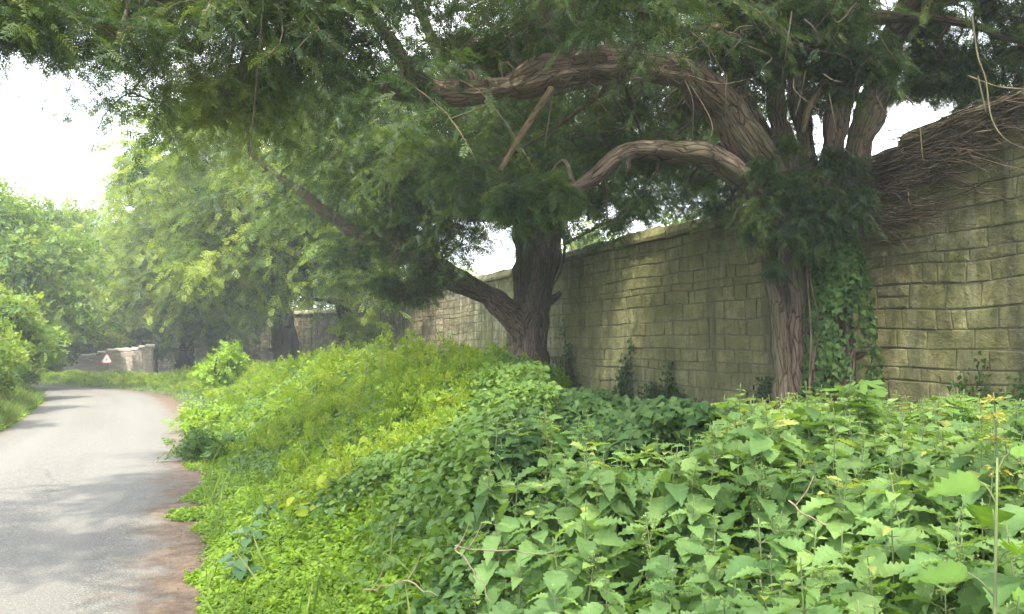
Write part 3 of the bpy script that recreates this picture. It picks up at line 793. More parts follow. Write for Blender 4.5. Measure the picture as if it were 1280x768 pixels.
def build_yews():
    # second tree with the long low limb
    Y = 18.5; b = at(664, 480, Y); b[2] = .0
    st = [([at(662, 490, Y), at(660, 430, Y), at(662, 380, Y), at(668, 330, Y), at(672, 280, Y), at(676, 230, Y+.2), at(690, 150, Y+.5), at(700, 40, Y+.8), at(700, -60, Y+1)], [.58, .40, .34, .36, .40, .36, .26, .18, .1]),
          ([at(642, 488, Y-.1), at(644, 430, Y-.1), at(650, 380, Y-.1), at(652, 330, Y-.1), at(655, 280, Y), at(650, 220, Y)], [.28, .21, .17, .17, .21, .13]),
          ([at(682, 490, Y-.2), at(676, 430, Y-.2), at(680, 380, Y-.2), at(690, 330, Y-.15), at(697, 280, Y), at(715, 220, Y)], [.27, .19, .17, .18, .21, .13]),
          ([at(660, 480, Y-.4), at(664, 420, Y-.38), at(668, 370, Y-.36), at(676, 320, Y-.36), at(682, 270, Y-.2)], [.22, .16, .15, .18, .14]),
          ([at(655, 410, Y-.2), at(625, 382, Y-.4), at(590, 358, Y-.7), at(545, 334, Y-1), at(510, 312, Y-1.2), at(480, 293, Y-1.4), at(440, 290, Y-1.6), at(395, 255, Y-1.7), at(350, 222, Y-1.8), at(310, 190, Y-1.9)], [.30, .28, .25, .24, .20, .17, .14, .12, .09, .04]),
          ([at(672, 290, Y), at(640, 230, Y-.3), at(600, 160, Y-.6), at(560, 90, Y-1), at(520, 0, Y-1.5)], [.34, .28, .22, .18, .1]),
          ([at(680, 280, Y), at(705, 220, Y), at(740, 160, Y-.2), at(780, 80, Y-.5), at(820, 0, Y-1)], [.32, .27, .2, .15, .08]),
          ([at(664, 275, Y), at(620, 271, Y-.2), at(585, 272, Y-.4), at(560, 262, Y-.5)], [.14, .12, .10, .04]),
          ([at(510, 312, Y-1.2), at(490, 260, Y-1.5), at(470, 200, Y-1.8), at(440, 130, Y-2)], [.14, .11, .08, .04]),
          ([at(690, 260, Y-.3), at(705, 300, Y-.8), at(700, 340, Y-.75), at(690, 360, Y-.7)], [.06, .04, .03, .02])]
    def crown2(rs):
        C = []
        def pxc(x0, x1, y0, y1, Y0, Y1, n, r, sh=0.):
            for _ in range(n): C.append((*at(rs.uniform(x0, x1), rs.uniform(y0, y1), rs.uniform(Y0, Y1)), rs.uniform(*r), sh+rs.normal(0, .08)))
        pxc(330, 640, 90, 250, 14.5, 19, 34, (.9, 1.3), -.03)
        pxc(430, 600, 240, 320, 16, 18.5, 11, (.6, .9), -.04)
        pxc(640, 930, 120, 230, 15.5, 20.5, 22, (.9, 1.3), -.04)
        pxc(700, 900, 225, 262, 16, 18.5, 6, (.45, .7), -.05)
        pxc(470, 560, 330, 400, 16.6, 17.2, 4, (.32, .5), .0)
        pxc(620, 680, 210, 260, 17, 18, 4, (.5, .7), -.05)
        C2 = ell_clumps(rs, 60, (.2, 17.5, 8.2), (7.0, 5.2, 4.8), (1.1, 1.6), 5.6, .03)
        return C+C2
    def strings(gb, rs):
        for _ in range(70):
            p = at(rs.uniform(630, 715), rs.uniform(170, 260), rs.uniform(17.4, 17.9)); L = rs.uniform(.5, 1.6)
            q = p+np.array([rs.normal(0, .3), rs.normal(0, .15), -L]); gb.tube([p, (p+q)/2+rs.standard_normal(3)*.12, q], [.018, .014, .007], 4, res=4, cap=False)
    yew('gnarled yew with a long low limb slanting left, standing before the sunlit stretch of wall', b, st, crown2, 34, 11, .30, SPRIG_M, M['yew'], M['bark'], 31, (strings,))
    # third
    Y = 33; b = at(442, 470, Y); b[2] = .0
    st = [([at(440, 480, Y), at(440, 440, Y), at(438, 390, Y), at(434, 340, Y), at(430, 280, Y), at(420, 200, Y), at(410, 120, Y)], [.62, .48, .36, .38, .34, .24, .08]),
          ([at(438, 385, Y-.2), at(415, 378, Y-.6), at(390, 374, Y-1)], [.16, .12, .05]), ([at(432, 320, Y), at(400, 280, Y-.5), at(370, 240, Y-1), at(340, 200, Y-1.5)], [.22, .18, .14, .05]),
          ([at(440, 350, Y-.3), at(470, 345, Y-.8), at(478, 362, Y-.9), at(455, 368, Y-1), at(442, 360, Y-1)], [.06, .05, .045, .04, .02])]
    def crown3(rs):
        C = [(*at(rs.uniform(220, 470), rs.uniform(200, 350), rs.uniform(27, 33)), rs.uniform(1.1, 1.6), .03+rs.normal(0, .08)) for _ in range(34)]
        C += [(*at(rs.uniform(240, 420), rs.uniform(300, 345), rs.uniform(27, 31)), rs.uniform(.7, 1.1), .05+rs.normal(0, .08)) for _ in range(13)]
        C += [(*at(x, y, 30), .5, .15) for x, y in ((468, 410), (440, 404), (330, 365), (325, 352))]
        return C + ell_clumps(rs, 70, (-8.8, 32, 8.5), (6.4, 5.5, 4.6), (1.3, 1.9), 5.5, .06)
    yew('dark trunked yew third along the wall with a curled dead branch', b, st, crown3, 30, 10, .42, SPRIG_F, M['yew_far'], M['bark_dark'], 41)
    # fourth
    Y = 42; b = at(352, 465, Y); b[2] = .0
    st = [([at(352, 475, Y), at(352, 440, Y), at(350, 390, Y), at(345, 330, Y), at(335, 240, Y)], [.6, .48, .4, .32, .1]), ([at(372, 470, Y+.8), at(368, 430, Y+.8), at(360, 390, Y+.6)], [.3, .26, .2])]
    def crown4(rs):
        C = [(*at(rs.uniform(160, 380), rs.uniform(190, 370), rs.uniform(37, 42)), rs.uniform(1.3, 1.9), .10+rs.normal(0, .08)) for _ in range(46)]
        C += [(*at(rs.uniform(215, 340), rs.uniform(345, 385), rs.uniform(36, 40)), rs.uniform(.8, 1.2), .02) for _ in range(12)]
        return C + ell_clumps(rs, 60, (-13.4, 41, 10), (6.0, 5.5, 5.2), (1.4, 2.0), 5.5, .12)
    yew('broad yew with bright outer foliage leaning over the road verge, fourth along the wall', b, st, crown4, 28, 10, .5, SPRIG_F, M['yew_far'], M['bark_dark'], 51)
    # fifth, dark hollow under it
    Y = 50; b = at(232, 460, Y); b[2] = .0
    st = [([at(232, 468, Y), at(230, 430, Y), at(226, 390, Y), at(220, 330, Y)], [.6, .5, .4, .15])]
    def crown5(rs):
        return [(*at(rs.uniform(150, 285), rs.uniform(300, 412), rs.uniform(46, 51)), rs.uniform(1.2, 1.8), -.05+rs.normal(0, .08)) for _ in range(40)] + ell_clumps(rs, 24, (-21, 50, 8), (5, 4, 3.5), (1.4, 2), 4, .05)
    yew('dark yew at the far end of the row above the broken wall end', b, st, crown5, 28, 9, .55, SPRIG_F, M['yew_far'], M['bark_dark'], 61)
    # the yew whose crown shades the nettles and the near road (stands beside the camera)
    b = np.array([6.0, -1.2, 0.0])
    st = [([b, b+(0, 0, 1.5), b+(-.1, .1, 3), b+(-.3, .2, 5), b+(-.5, .2, 8)], [.7, .5, .45, .35, .1]), ([b+(0, 0, 3), b+(-2, .5, 4.8), b+(-4.5, 1.2, 6.2), b+(-8, 2.2, 7.0)], [.28, .22, .16, .05]), ([b+(0, 0, 3.2), b+(-2, -1, 5), b+(-5, -2.4, 6.5)], [.25, .18, .05])]
    def crown6(rs):
        C = ell_clumps(rs, 20, (1.6, -.6, 7.4), (5.4, 3.4, 1.6), (1.1, 1.6), 6.0, 0.)
        C += [(-4.6+rs.normal(0, .7), 3.0+rs.normal(0, .5), 6.9+rs.normal(0, .3), .95, 0) for _ in range(6)]
        return C
    yew('yew growing close beside the viewer, its crown overhanging the nettles and road', b, st, crown6, 30, 10, .3, SPRIG_M, M['yew'], M['bark'], 71)

# ------------------------------------------------------------------ broadleaf trees and bushes
def broadleaf(name, label, cat, base, h, r, seed, n, leaf, mat, shift=0., low=.15, group=None, lumps=22, trunk=True, tplx=None):
    rs = np.random.default_rng(seed); base = np.array(base, float); root = empty(name, base); tag(root, label, cat, group)
    g = Geo(); tp = base+np.array([rs.normal(0, .3), rs.normal(0, .3), h*.75]); 
    p, _ = g.tube([base-(0, 0, .2), base+(tp-base)*.35+rs.standard_normal(3)*.1*r, base+(tp-base)*.7+rs.standard_normal(3)*.12*r, tp], [.035*h+.02, .024*h+.015, .014*h+.01, .01], 10, .2, seed)
    cs = []
    for i in range(lumps):
        v = rs.standard_normal(3); v /= np.linalg.norm(v); v *= .45+.5*rs.random()
        z = low*h + (h-low*h)*(.5+.5*v[2])*.97
        prof = math.sqrt(max(.15, 1-((z/h-.5)/.62)**2))
        c = base + np.array([v[0]*r*prof, v[1]*r*prof, z]); rr = r*rs.uniform(.22, .42)
        cs.append((c, rr))
        k = p[min(len(p)-1, int(len(p)*np.clip(z/h*.8, .15, .95)))]
        g.tube([k, (k+c)/2+rs.standard_normal(3)*.08*r, c], [.012*h*.5+.008, .012, .006], 5, res=4, cap=False)
    g.build('trunk', M['bark_dark'], root, True, loc=base)
    g = Geo(); per = n//lumps
    for c, rr in cs:
        v = unit(rs.standard_normal((per, 3)))*(rs.random((per, 1))**.45)*np.array([1, 1, .8])
        lump = .75+.5*vnoise(v[:, 0]*2+c[0], v[:, 1]*2+v[:, 2]*2+c[1], 1, seed % 7)
        P = c + v*rr*lump[:, None]*1.15
        P[:, 2] = np.maximum(P[:, 2], base[2]+.05)
        fw = unit(v*.6+rs.standard_normal((per, 3))*.7+np.array([0, 0, -.35])); up = unit(np.array([0, 0, 1.])+rs.standard_normal((per, 3))*.55+v*.4)
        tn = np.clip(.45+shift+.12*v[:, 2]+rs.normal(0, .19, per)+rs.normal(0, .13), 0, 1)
        k = np.arange(per) % 5 < 3
        g.scatter(OVATE_S, P[k], fw[k], up[k], leaf*rs.uniform(.45, 1.3, k.sum()), tn[k])
        k &= np.arange(per) % 5 < 1; k = ~(np.arange(per) % 5 < 3) & (np.arange(per) % 2 == 0)
        g.scatter(ASHSP, P[k], fw[k], up[k], leaf*rs.uniform(1.6, 3.2, k.sum()), tn[k])
    g.build('crown', mat, root, loc=base)
    return root
OVATE_S = tpl_diamond(.62, .12)
ASHSP = tpl_sprig(8, .46, .20, 9)

def build_background():
    GR = 'broadleaf trees beyond the road bend'
    def gp(px, Y): 
        p = at(px, 435, Y); p[2] = float(ground_z(p[0], p[1])); return p
    L = [ # px, Y, h, r, n, leaf, shift, name, label
        (-30, 30, 8.2, 3.8, 19000, .17, .10, 'hedge_tree', 'leafy hedge tree cut by the picture edge left of the road'),
        (38, 40, 9.6, 3.6, 14000, .19, .08, 'ash_tree', 'light green ash beside the far left hedge'),
        (95, 52, 11.4, 4.2, 15000, .22, .12, 'ash_tree', 'airy yellowish ash with a gap of sky below its top'),
        (20, 58, 13.6, 3.6, 7500, .22, .12, 'ash_tree', 'thin tall tree topping the left hedge against the sky'),
        (70, 62, 13.4, 3.6, 8000, .24, .16, 'ash_tree', 'thin crowned tree with yellowish top in the far gap'),
        (145, 60, 12.6, 4.6, 14000, .24, .10, 'maple_tree', 'rounded green tree behind the far brick wall'),
        (125, 48, 5.2, 2.4, 12000, .2, .04, 'maple_tree', 'mid green bushy tree standing over the brick wall'),
        (60, 44, 5.0, 2.6, 12000, .2, .06, 'hazel_tree', 'low hazel filling the hedge at the bend'),
        (185, 66, 9.5, 4.5, 12000, .26, -.05, 'maple_tree', 'dark leafy tree deep behind the last yew'),
        (215, 75, 15, 6, 12000, .32, .02, 'maple_tree', 'big tree rising behind the yew row'),
        (300, 70, 14, 6, 12000, .32, .14, 'lime_tree', 'sunlit lime seen through the yew branches behind the wall'),
        (420, 62, 13, 5.5, 14000, .30, .22, 'lime_tree', 'yellow green lime showing between the second and third yew'),
        (520, 58, 9, 4, 10000, .28, .2, 'lime_tree', 'bright tree glimpsed left of the gnarled yew trunk'),
        (760, 46, 9, 3.6, 9000, .24, .22, 'lime_tree', 'sunlit tree glimpsed above the wall between two yews'),
        (880, 40, 9, 3.2, 8000, .22, .22, 'lime_tree', 'bright tree behind the arching limb above the wall'),
        (1010, 36, 8, 3, 6000, .22, .1, 'lime_tree', 'tree half hidden behind the stems of the huge yew'),
    ]
    for i, (px, Y, h, r, n, lf, sh, nm, lb) in enumerate(L):
        broadleaf(nm, lb, 'tree', gp(px, Y), h, r, 100+i, n, lf, M['broad'], sh, .12, GR, 26)
    S = [
        (-38, 15.5, 2.7, 1.1, 9000, .085, .12, 'hawthorn bush on the left bank nearest the viewer'),
        (-10, 19.5, 3.1, 1.3, 9000, .10, .12, 'bright hawthorn bush halfway along the left bank'),
        (10, 24, 3.2, 1.35, 9000, .11, .08, 'hawthorn bush farther along the left bank, before the bend'),
        (28, 29.5, 2.9, 1.3, 8000, .13, .02, 'darker bush at the inside of the road bend'),
        (52, 39.5, 3.0, 1.8, 8000, .15, .0, 'shadowed bush across the road bend from the sign'),
    ]
    for i, (px, Y, h, r, n, lf, sh, lb) in enumerate(S):
        broadleaf('hawthorn_bush', lb, 'bush', gp(px, Y), h, r, 200+i, n, lf, M['broad'], sh, .02, 'bushes along the left hedge', 16)
    # yellow bush behind the brick wall, saplings by the wall end
    broadleaf('golden_bush', 'yellow green bush leaning over the brick wall', 'bush', gp(140, 45.5), 2.5, 1.3, 220, 7000, .14, M['feather'], .35, .05, None, 14)
    broadleaf('elder_bush', 'small dark bush growing in the broken end of the stone wall', 'bush', at(196, 438, 47)*np.array([1, 1, 0])+np.array([0, 0, .3]), 2.1, .8, 221, 3500, .12, M['broad'], -.3, .3, None, 10)

# ------------------------------------------------------------------ undergrowth
def veg_top(X, Y, t):
    """height of the leaf surface above z = 0 on the right bank"""
    z = np.interp(t, [0, .25, .6, 1.1, 1.8, 2.4, 3.3, 4.5, 6, 8], [.04, .14, .30, .56, .95, 1.18, 1.42, 1.25, .85, .6])
    far = sstep(12, 17, Y); z = z + far*.35*sstep(.2, 1.0, t)*(1-sstep(2.2, 4, t))
    z = z - .60*sstep(14, 24, Y)*sstep(.3, 1.2, t)
    near = np.exp(-((Y-4.5)/1.1)**2); z = z + .34*near*sstep(.5, 1.3, t)*(1-sstep(2.1, 3.2, t))
    z = z*(1-.8*bend_flat(X, Y))
    lump = (vnoise(X, Y, .55, 1)-.5)*.26 + (vnoise(X, Y, 1.3, 2)-.5)*.22
    return z + lump*sstep(.3, 1.2, t)

def sample_view(rs, n, Y0, Y1, x0=-.80, x1=.80):
    """points over the ground, denser near the camera"""
    Y = np.exp(rs.uniform(math.log(Y0), math.log(Y1), n)); X = rs.uniform(x0, x1, n)*Y
    return X, Y
def in_front_of_wall(X, Y, m=.15):
    return X < 8.84-.4*Y - m
def nettle_zone(X, Y, t):
    """1 inside the nettle bed (foreground right), 0 outside"""
    lb = np.interp(Y, [0, 2.0, 3.0, 4.0, 5.2, 6.5], [.4, .10, -.15, -.38, .15, 1.6]) + (vnoise(X, Y, .5, 8)-.5)*.4
    return (X > lb) & (Y < 6.6) & (t > .5)
def rand_up(rs, n, s): return unit(np.array([0, 0, 1.])+rs.standard_normal((n, 3))*s)
def flat_dir(rs, n, dz=-.25, s=.25):
    a = rs.uniform(0, 2*PI, n); return unit(np.stack([np.cos(a), np.sin(a), np.full(n, dz)], 1)+rs.standard_normal((n, 3))*s)

def build_undergrowth():
    rs = np.random.default_rng(77)
    def pts(n, Y0, Y1, x0=-.80, x1=.80):
        X, Y = sample_view(rs, n, Y0, Y1, x0, x1); t = edge_t(X, Y); k = (t > -.03-.28*sstep(.45, .75, vnoise(X, Y, .5, 61))-.1*rs.random(len(X))**3) & in_front_of_wall(X, Y) & (np.hypot(X, Y) > 1.15)
        X, Y, t = X[k], Y[k], t[k]; return X, Y, t, ground_z(X, Y, t), veg_top(X, Y, t)
    # 1 lime ground cover beside the road
    X, Y, t, gz, vt = pts(260000, 2.6, 16, -.6, .1)
    w = (t < 1.0+(vnoise(X, Y, .8, 3)-.5)*1.1+.5*sstep(6, 3, Y)+rs.random(len(X))**1.6*1.1) & ~nettle_zone(X, Y, t) & (rs.random(len(X)) < .45+.9*sstep(.35, .6, vnoise(X, Y, .45, 5)))
    X, Y, t, gz, vt = X[w], Y[w], t[w], gz[w], vt[w]; n = len(X)
    z = gz + np.maximum(.02, (vt-gz)*.75)*rs.random(n)**.6 + .015
    g = Geo(); g.scatter(TREF, np.stack([X, Y, z], 1), flat_dir(rs, n, -.1), rand_up(rs, n, .4), rs.uniform(.030, .062, n)*(1+.03*Y), np.clip(rs.normal(.5, .2, n), 0, 1))
    tag(g.build('ground_cover', M['lime']), 'bright lime green small leaved cover along the road edge', 'ground cover', kind='stuff')
    # 2 mixed leafy undergrowth on the bank
    X, Y, t, gz, vt = pts(560000, 2.2, 34, -.62, .25)
    w = ~nettle_zone(X, Y, t) & (t > .15+(.2+rs.random(len(X))**.7*1.1+(vnoise(X, Y, .6, 33)-.5)*.9)*sstep(10, 8, Y)*sstep(1.5, 3, Y)) & (t < 5.5) & ~((Y > 4.8) & (X > .02*Y+(vnoise(X, Y, .7, 36)-.5)*.8)) & (rs.random(len(X)) < .12+.88*sstep(.5, 1.5, t+(vnoise(X, Y, .8, 21)-.5)*1.2))
    X, Y, t, gz, vt = X[w], Y[w], t[w], gz[w], vt[w]; n = len(X)
    z = gz + (vt-gz)*(.30+.78*rs.random(n)**.6)
    dn = np.stack([-.2*np.ones(n), -.2*np.ones(n), np.full(n, -.15)], 1)
    fw = unit(dn+flat_dir(rs, n, -.2)*1.0)
    kind = vnoise(X, Y, .6, 6)+rs.normal(0, .12, n)
    tint = np.clip(.30+.5*(vnoise(X, Y, .9, 9)-.3)+rs.normal(0, .14, n), 0, 1)
    g = Geo(); sc = rs.uniform(.5, 1.25, n)*.050*(1+.03*Y)
    for lo, hi, tp, f in ((-9, .42, OVATE, 1.1), (.42, .62, HEART, 1.0), (.62, 9, IVY, .9)):
        k = (kind >= lo) & (kind < hi) & (rs.random(n) < (1 if Y.max() < 0 else 1))
        g.scatter(tp, np.stack([X, Y, z], 1)[k], fw[k], rand_up(rs, n, .55)[k]+np.array([-.15, -.2, 0]), sc[k]*f, tint[k])
    tag(g.build('undergrowth', M['mid']), 'mixed ivy, bramble and ground elder leaves sloping up from the road', 'undergrowth', kind='stuff')
    # 3 feathery herbs on the sunny crest
    X, Y, t, gz, vt = pts(30000, 5.2, 40, -.62, .06)
    cr = sstep(.3, 1.6, t)*sstep(5.4, 9.0, Y+(vnoise(X, Y, .7, 31)-.5)*2)*(1-sstep(4.2, 5.6, t))
    w = rs.random(len(X)) < cr*(.45+.55*sstep(.3, .55, vnoise(X, Y, .9, 12)))*sstep(-1.0, 1.0, .2*Y-2.15+(vnoise(X, Y, 1, 3)-.5)*1.8-X)
    X, Y, t, gz, vt = X[w], Y[w], t[w], gz[w], vt[w]; n = len(X)
    H = (vt-gz)*rs.uniform(.62, 1.05, n)*(.72+.62*vnoise(X, Y, .42, 71)); B = np.stack([X, Y, gz], 1); lean = rs.standard_normal((n, 3))*np.array([.16, .16, 0])+np.array([0, 0, 1.])
    pt = rs.normal(0, .2, n)+(vnoise(X, Y, 1.1, 44)-.5)*.5; typ = rs.random(n)+(vnoise(X, Y, 1.3, 45)-.5)*.7; far = 1+.02*Y
    g = Geo()
    def along(k, m, lo, pw, spread):
        u = lo+(1-lo)*rs.random((k.sum(), m))**pw
        P = B[k][:, None]+lean[k][:, None]*(u*H[k][:, None])[..., None]+rs.standard_normal((k.sum(), m, 3))*spread*np.array([1, 1, .6])
        return P.reshape(-1, 3), u.ravel(), np.repeat(pt[k], m), np.repeat(far[k], m)
    g.scatter(BLADE, B, lean, flat_dir(rs, n, 0), H*1.02, np.clip(.35+pt, 0, 1))
    k = typ < .5; P, u, tt, ff = along(k, 15, .35, .7, .07); m = len(P)
    g.scatter(WHORL[0], P, unit(np.array([0, 0, .8])+flat_dir(rs, m, 0)*.8), flat_dir(rs, m, .3), rs.uniform(.08, .19, m)*ff, np.clip(.5+tt+rs.normal(0, .12, m), 0, 1))
    k = (typ >= .5) & (typ < .88); P, u, tt, ff = along(k, 16, .3, .7, .075); m = len(P)
    g.scatter(OVATE, P, flat_dir(rs, m, -.15), rand_up(rs, m, .5), rs.uniform(.05, .105, m)*ff, np.clip(.40+tt+rs.normal(0, .12, m)+.2*(u-.6), 0, 1))
    k = typ >= .88; P, u, tt, ff = along(k, 7, .0, 1.5, .05); m = len(P)
    g.scatter(BLADE, P, unit(np.array([0, 0, 1.])+rs.standard_normal((m, 3))*.4), flat_dir(rs, m, 0), rs.uniform(.16, .36, m), np.clip(.5+tt+rs.normal(0, .12, m), 0, 1))
    kk = rs.integers(0, n, 420); Bs = B[kk]; hs_ = H[kk]*rs.uniform(1.08, 1.4, 420); ls = lean[kk]+rs.standard_normal((420, 3))*.12
    g.scatter(tpl_blade(.008, .2), Bs, ls, flat_dir(rs, 420, 0), hs_, .95)
    for q in range(9):
        u = .82+.02*q; g.scatter(BLADE, Bs+unit(ls)*(hs_*u)[:, None]*.98, unit(unit(ls)+rs.standard_normal((420, 3))*.35), flat_dir(rs, 420, 0), rs.uniform(.05, .10, 420), 1.0)
    tag(g.build('feathery_herbs', M['feather']), 'sunlit yellow green feathery herbs on the crest of the bank', 'herbs', kind='stuff')
    # 4 grasses: verge, far bank, left bank
    g = Geo()
    X, Y, t, gz, vt = pts(120000, 3, 60, -.64, -.05)
    w = (t < 7) & (t > -.12) & (rs.random(len(X)) < (.012+.05*sstep(6, 14, Y))+.75*sstep(22, 30, Y)); X, Y, t, gz, vt = X[w], Y[w], t[w], gz[w], vt[w]; n = len(X)
    hz = np.where(Y > 22, .45, .9)
    z = gz+np.maximum(0, (vt-gz))*hz*rs.random(n)*.8
    g.scatter(BLADE, np.stack([X, Y, z], 1), unit(np.array([0, 0, 1.])+rs.standard_normal((n, 3))*.35), flat_dir(rs, n, 0), rs.uniform(.18, .42, n)*(1+.012*Y)*(1-.55*bend_flat(X, Y)), np.clip(rs.normal(.5, .22, n), 0, 1))
    tag(g.build('verge_grass', M['grass']), 'long grass on the right verge towards the far wall', 'grass', kind='stuff')
    g = Geo()
    X, Y = sample_view(rs, 260000, 11, 60, -.78, -.40); t = edge_t(X, Y); tl = -t-WID
    w = (tl > -.05) & (tl < 5); X, Y, tl = X[w], Y[w], tl[w]; n = len(X); gz = ground_z(X, Y)
    top = .12+.75*sstep(.1, 1.5, tl)*(.5+vnoise(X, Y, .7, 5))
    z = gz+top*rs.random(n)*.9
    k = rs.random(n) < .45
    g.scatter(BLADE, np.stack([X, Y, z], 1)[k], unit(np.array([0, 0, 1.])+rs.standard_normal((n, 3))*.4)[k], flat_dir(rs, n, 0)[k], (rs.uniform(.16, .36, n)*(1+.012*Y))[k], np.clip(rs.normal(.5, .22, n), 0, 1)[k])
    tag(g.build('bank_grass', M['grass']), 'sunny long grass on the left bank', 'grass', kind='stuff')
    g = Geo(); k = ~k
    g.scatter(OVATE, np.stack([X, Y, z], 1)[k], flat_dir(rs, n, -.2)[k], rand_up(rs, n, .45)[k], (rs.uniform(.05, .10, n)*(1+.02*Y))[k], np.clip(rs.normal(.6, .2, n), 0, 1)[k])
    tag(g.build('bank_herbs', M['lime']), 'leafy herbs among the grass on the left bank', 'herbs', kind='stuff')
    # far side of the bend: verge below the brick wall
    # 5 ivy carpet in the hollow before the wall
    X, Y, t, gz, vt = pts(300000, 3.7, 36, -.12, .75)
    w = (~nettle_zone(X, Y, t) & (t > 2.6)) | ((Y > 4.3) & (X > -.02*Y) & (X < .27*Y)); X, Y, t, gz, vt = X[w], Y[w], t[w], gz[w], vt[w]; n = len(X)
    dw = (8.84-.4*Y-X)*.93
    hh = np.where((t < 4.5) & ((X < .03*Y) | (Y < 5.2)), (vt-gz)*np.where(X < .03*Y, .9, .72), .25+.45*vnoise(X, Y, .8, 14)*sstep(.3, 1.0, dw)+.35*(1-sstep(0, .5, dw)))
    z = gz+hh*(.3+.7*rs.random(n)**.6)
    g = Geo(); g.scatter(IVY, np.stack([X, Y, z], 1), unit(np.array([-.3, -.5, -.4])+flat_dir(rs, n, -.2)), rand_up(rs, n, .4)+np.array([-.3, -.5, 0]), rs.uniform(.05, .085, n)*(1+.012*Y), np.clip(rs.normal(.42, .2, n), 0, 1))
    tag(g.build('ground_ivy', M['ivy']), 'dark ivy carpet in the hollow at the foot of the wall', 'ivy', kind='stuff')
    # 6 leaf litter and needles along the soil strip
    g = Geo(); n = 9000; k = rs.integers(20, len(EC)-60, n); off = np.abs(rs.normal(0, .32, n)); P = EC[k]+tang[k]*rs.uniform(-.3, .3, (n, 1)) - RN[k]*(off-.05)[:, None]
    g.scatter(tpl_diamond(.5, .2), np.c_[P, np.full(n, .018)+.035*np.sin(np.clip(off/WID, 0, 1)*PI)], flat_dir(rs, n, .05), rand_up(rs, n, .3), rs.uniform(.006, .017, n), rs.random(n))
    tag(g.build('fallen_leaves', plain('leaf_litter', (.13, .065, .035), .9, .5, 60)), 'reddish brown leaf litter along the road edge', 'leaf litter', kind='stuff')

# ------------------------------------------------------------------ nettles
def nettle_variant(seed, h):
    """local geometry of one nettle: leaves, stem, tassels"""
    rs = np.random.default_rng(seed); gl, gs, gt = Geo(), Geo(), Geo()
    lean = rs.normal(0, .06, 2); pts = [np.array([lean[0]*u*u*h, lean[1]*u*u*h, h*u]) for u in np.linspace(0, 1, 5)]
    p, _ = gs.tube(pts, [.0045, .004, .003, .002], 5, res=5)
    zs = []; z = h*.25
    while z < h*.985:
        zs.append(z); z += (.080 if z < h*.6 else .056 if z < h*.85 else .032)
    a0 = rs.uniform(0, PI)
    for i, z in enumerate(zs):
        u = z/h; c = np.array([lean[0]*u*u*h, lean[1]*u*u*h, z])
        L = (.110+.062*math.sin(PI*min(1, u*1.1)))*(1 if u < .82 else max(.25, (1-u)/.18))*rs.uniform(.8, 1.2)
        for s in (0, 1, 2) if .35 < u < .9 else (0, 1):
            a = a0 + i*PI/2 + s*PI + (PI/2 if s == 2 else 0) + rs.normal(0, .25); d = np.array([math.cos(a), math.sin(a), 0])
            pet = L*.32; ps = c + d*pet + np.array([0, 0, pet*.35])
            gs.tube([c, c+d*pet*.5+np.array([0, 0, pet*.25]), ps], [.0018, .0015, .0012], 4, res=2, cap=False)
            tilt = rs.normal(-.30, .28) if u < .85 else rs.normal(.35, .3)
            fw = unit(d+np.array([0, 0, tilt])); up = unit(np.array([0, 0, 1.])+rs.standard_normal(3)*.22+d*.25)
            gl.scatter(NETTLE[rs.integers(0, 3)], ps[None], fw[None], up[None], L, np.clip(rs.normal(.38, .15)+.22*(u > .85)+.1*u+(.5 if rs.random() < .03 else 0), 0, 1))
            if .72 < u < .97 and seed % 3 == 0:
                for _ in range(1):
                    b = a+rs.normal(0, .5); e = np.array([math.cos(b), math.sin(b), 0]); l = rs.uniform(.025, .055)
                    q = [c+e*l*v + np.array([0, 0, .012*v-.9*l*v*v]) for v in np.linspace(0, 1, 6)]
                    for qq in q[1:]:
                        nn = 3; gt.scatter(tpl_diamond(.9, .1), qq+rs.standard_normal((nn, 3))*.003, unit(rs.standard_normal((nn, 3))), unit(rs.standard_normal((nn, 3))), .008, rs.random(nn))
    return gl, gs, gt

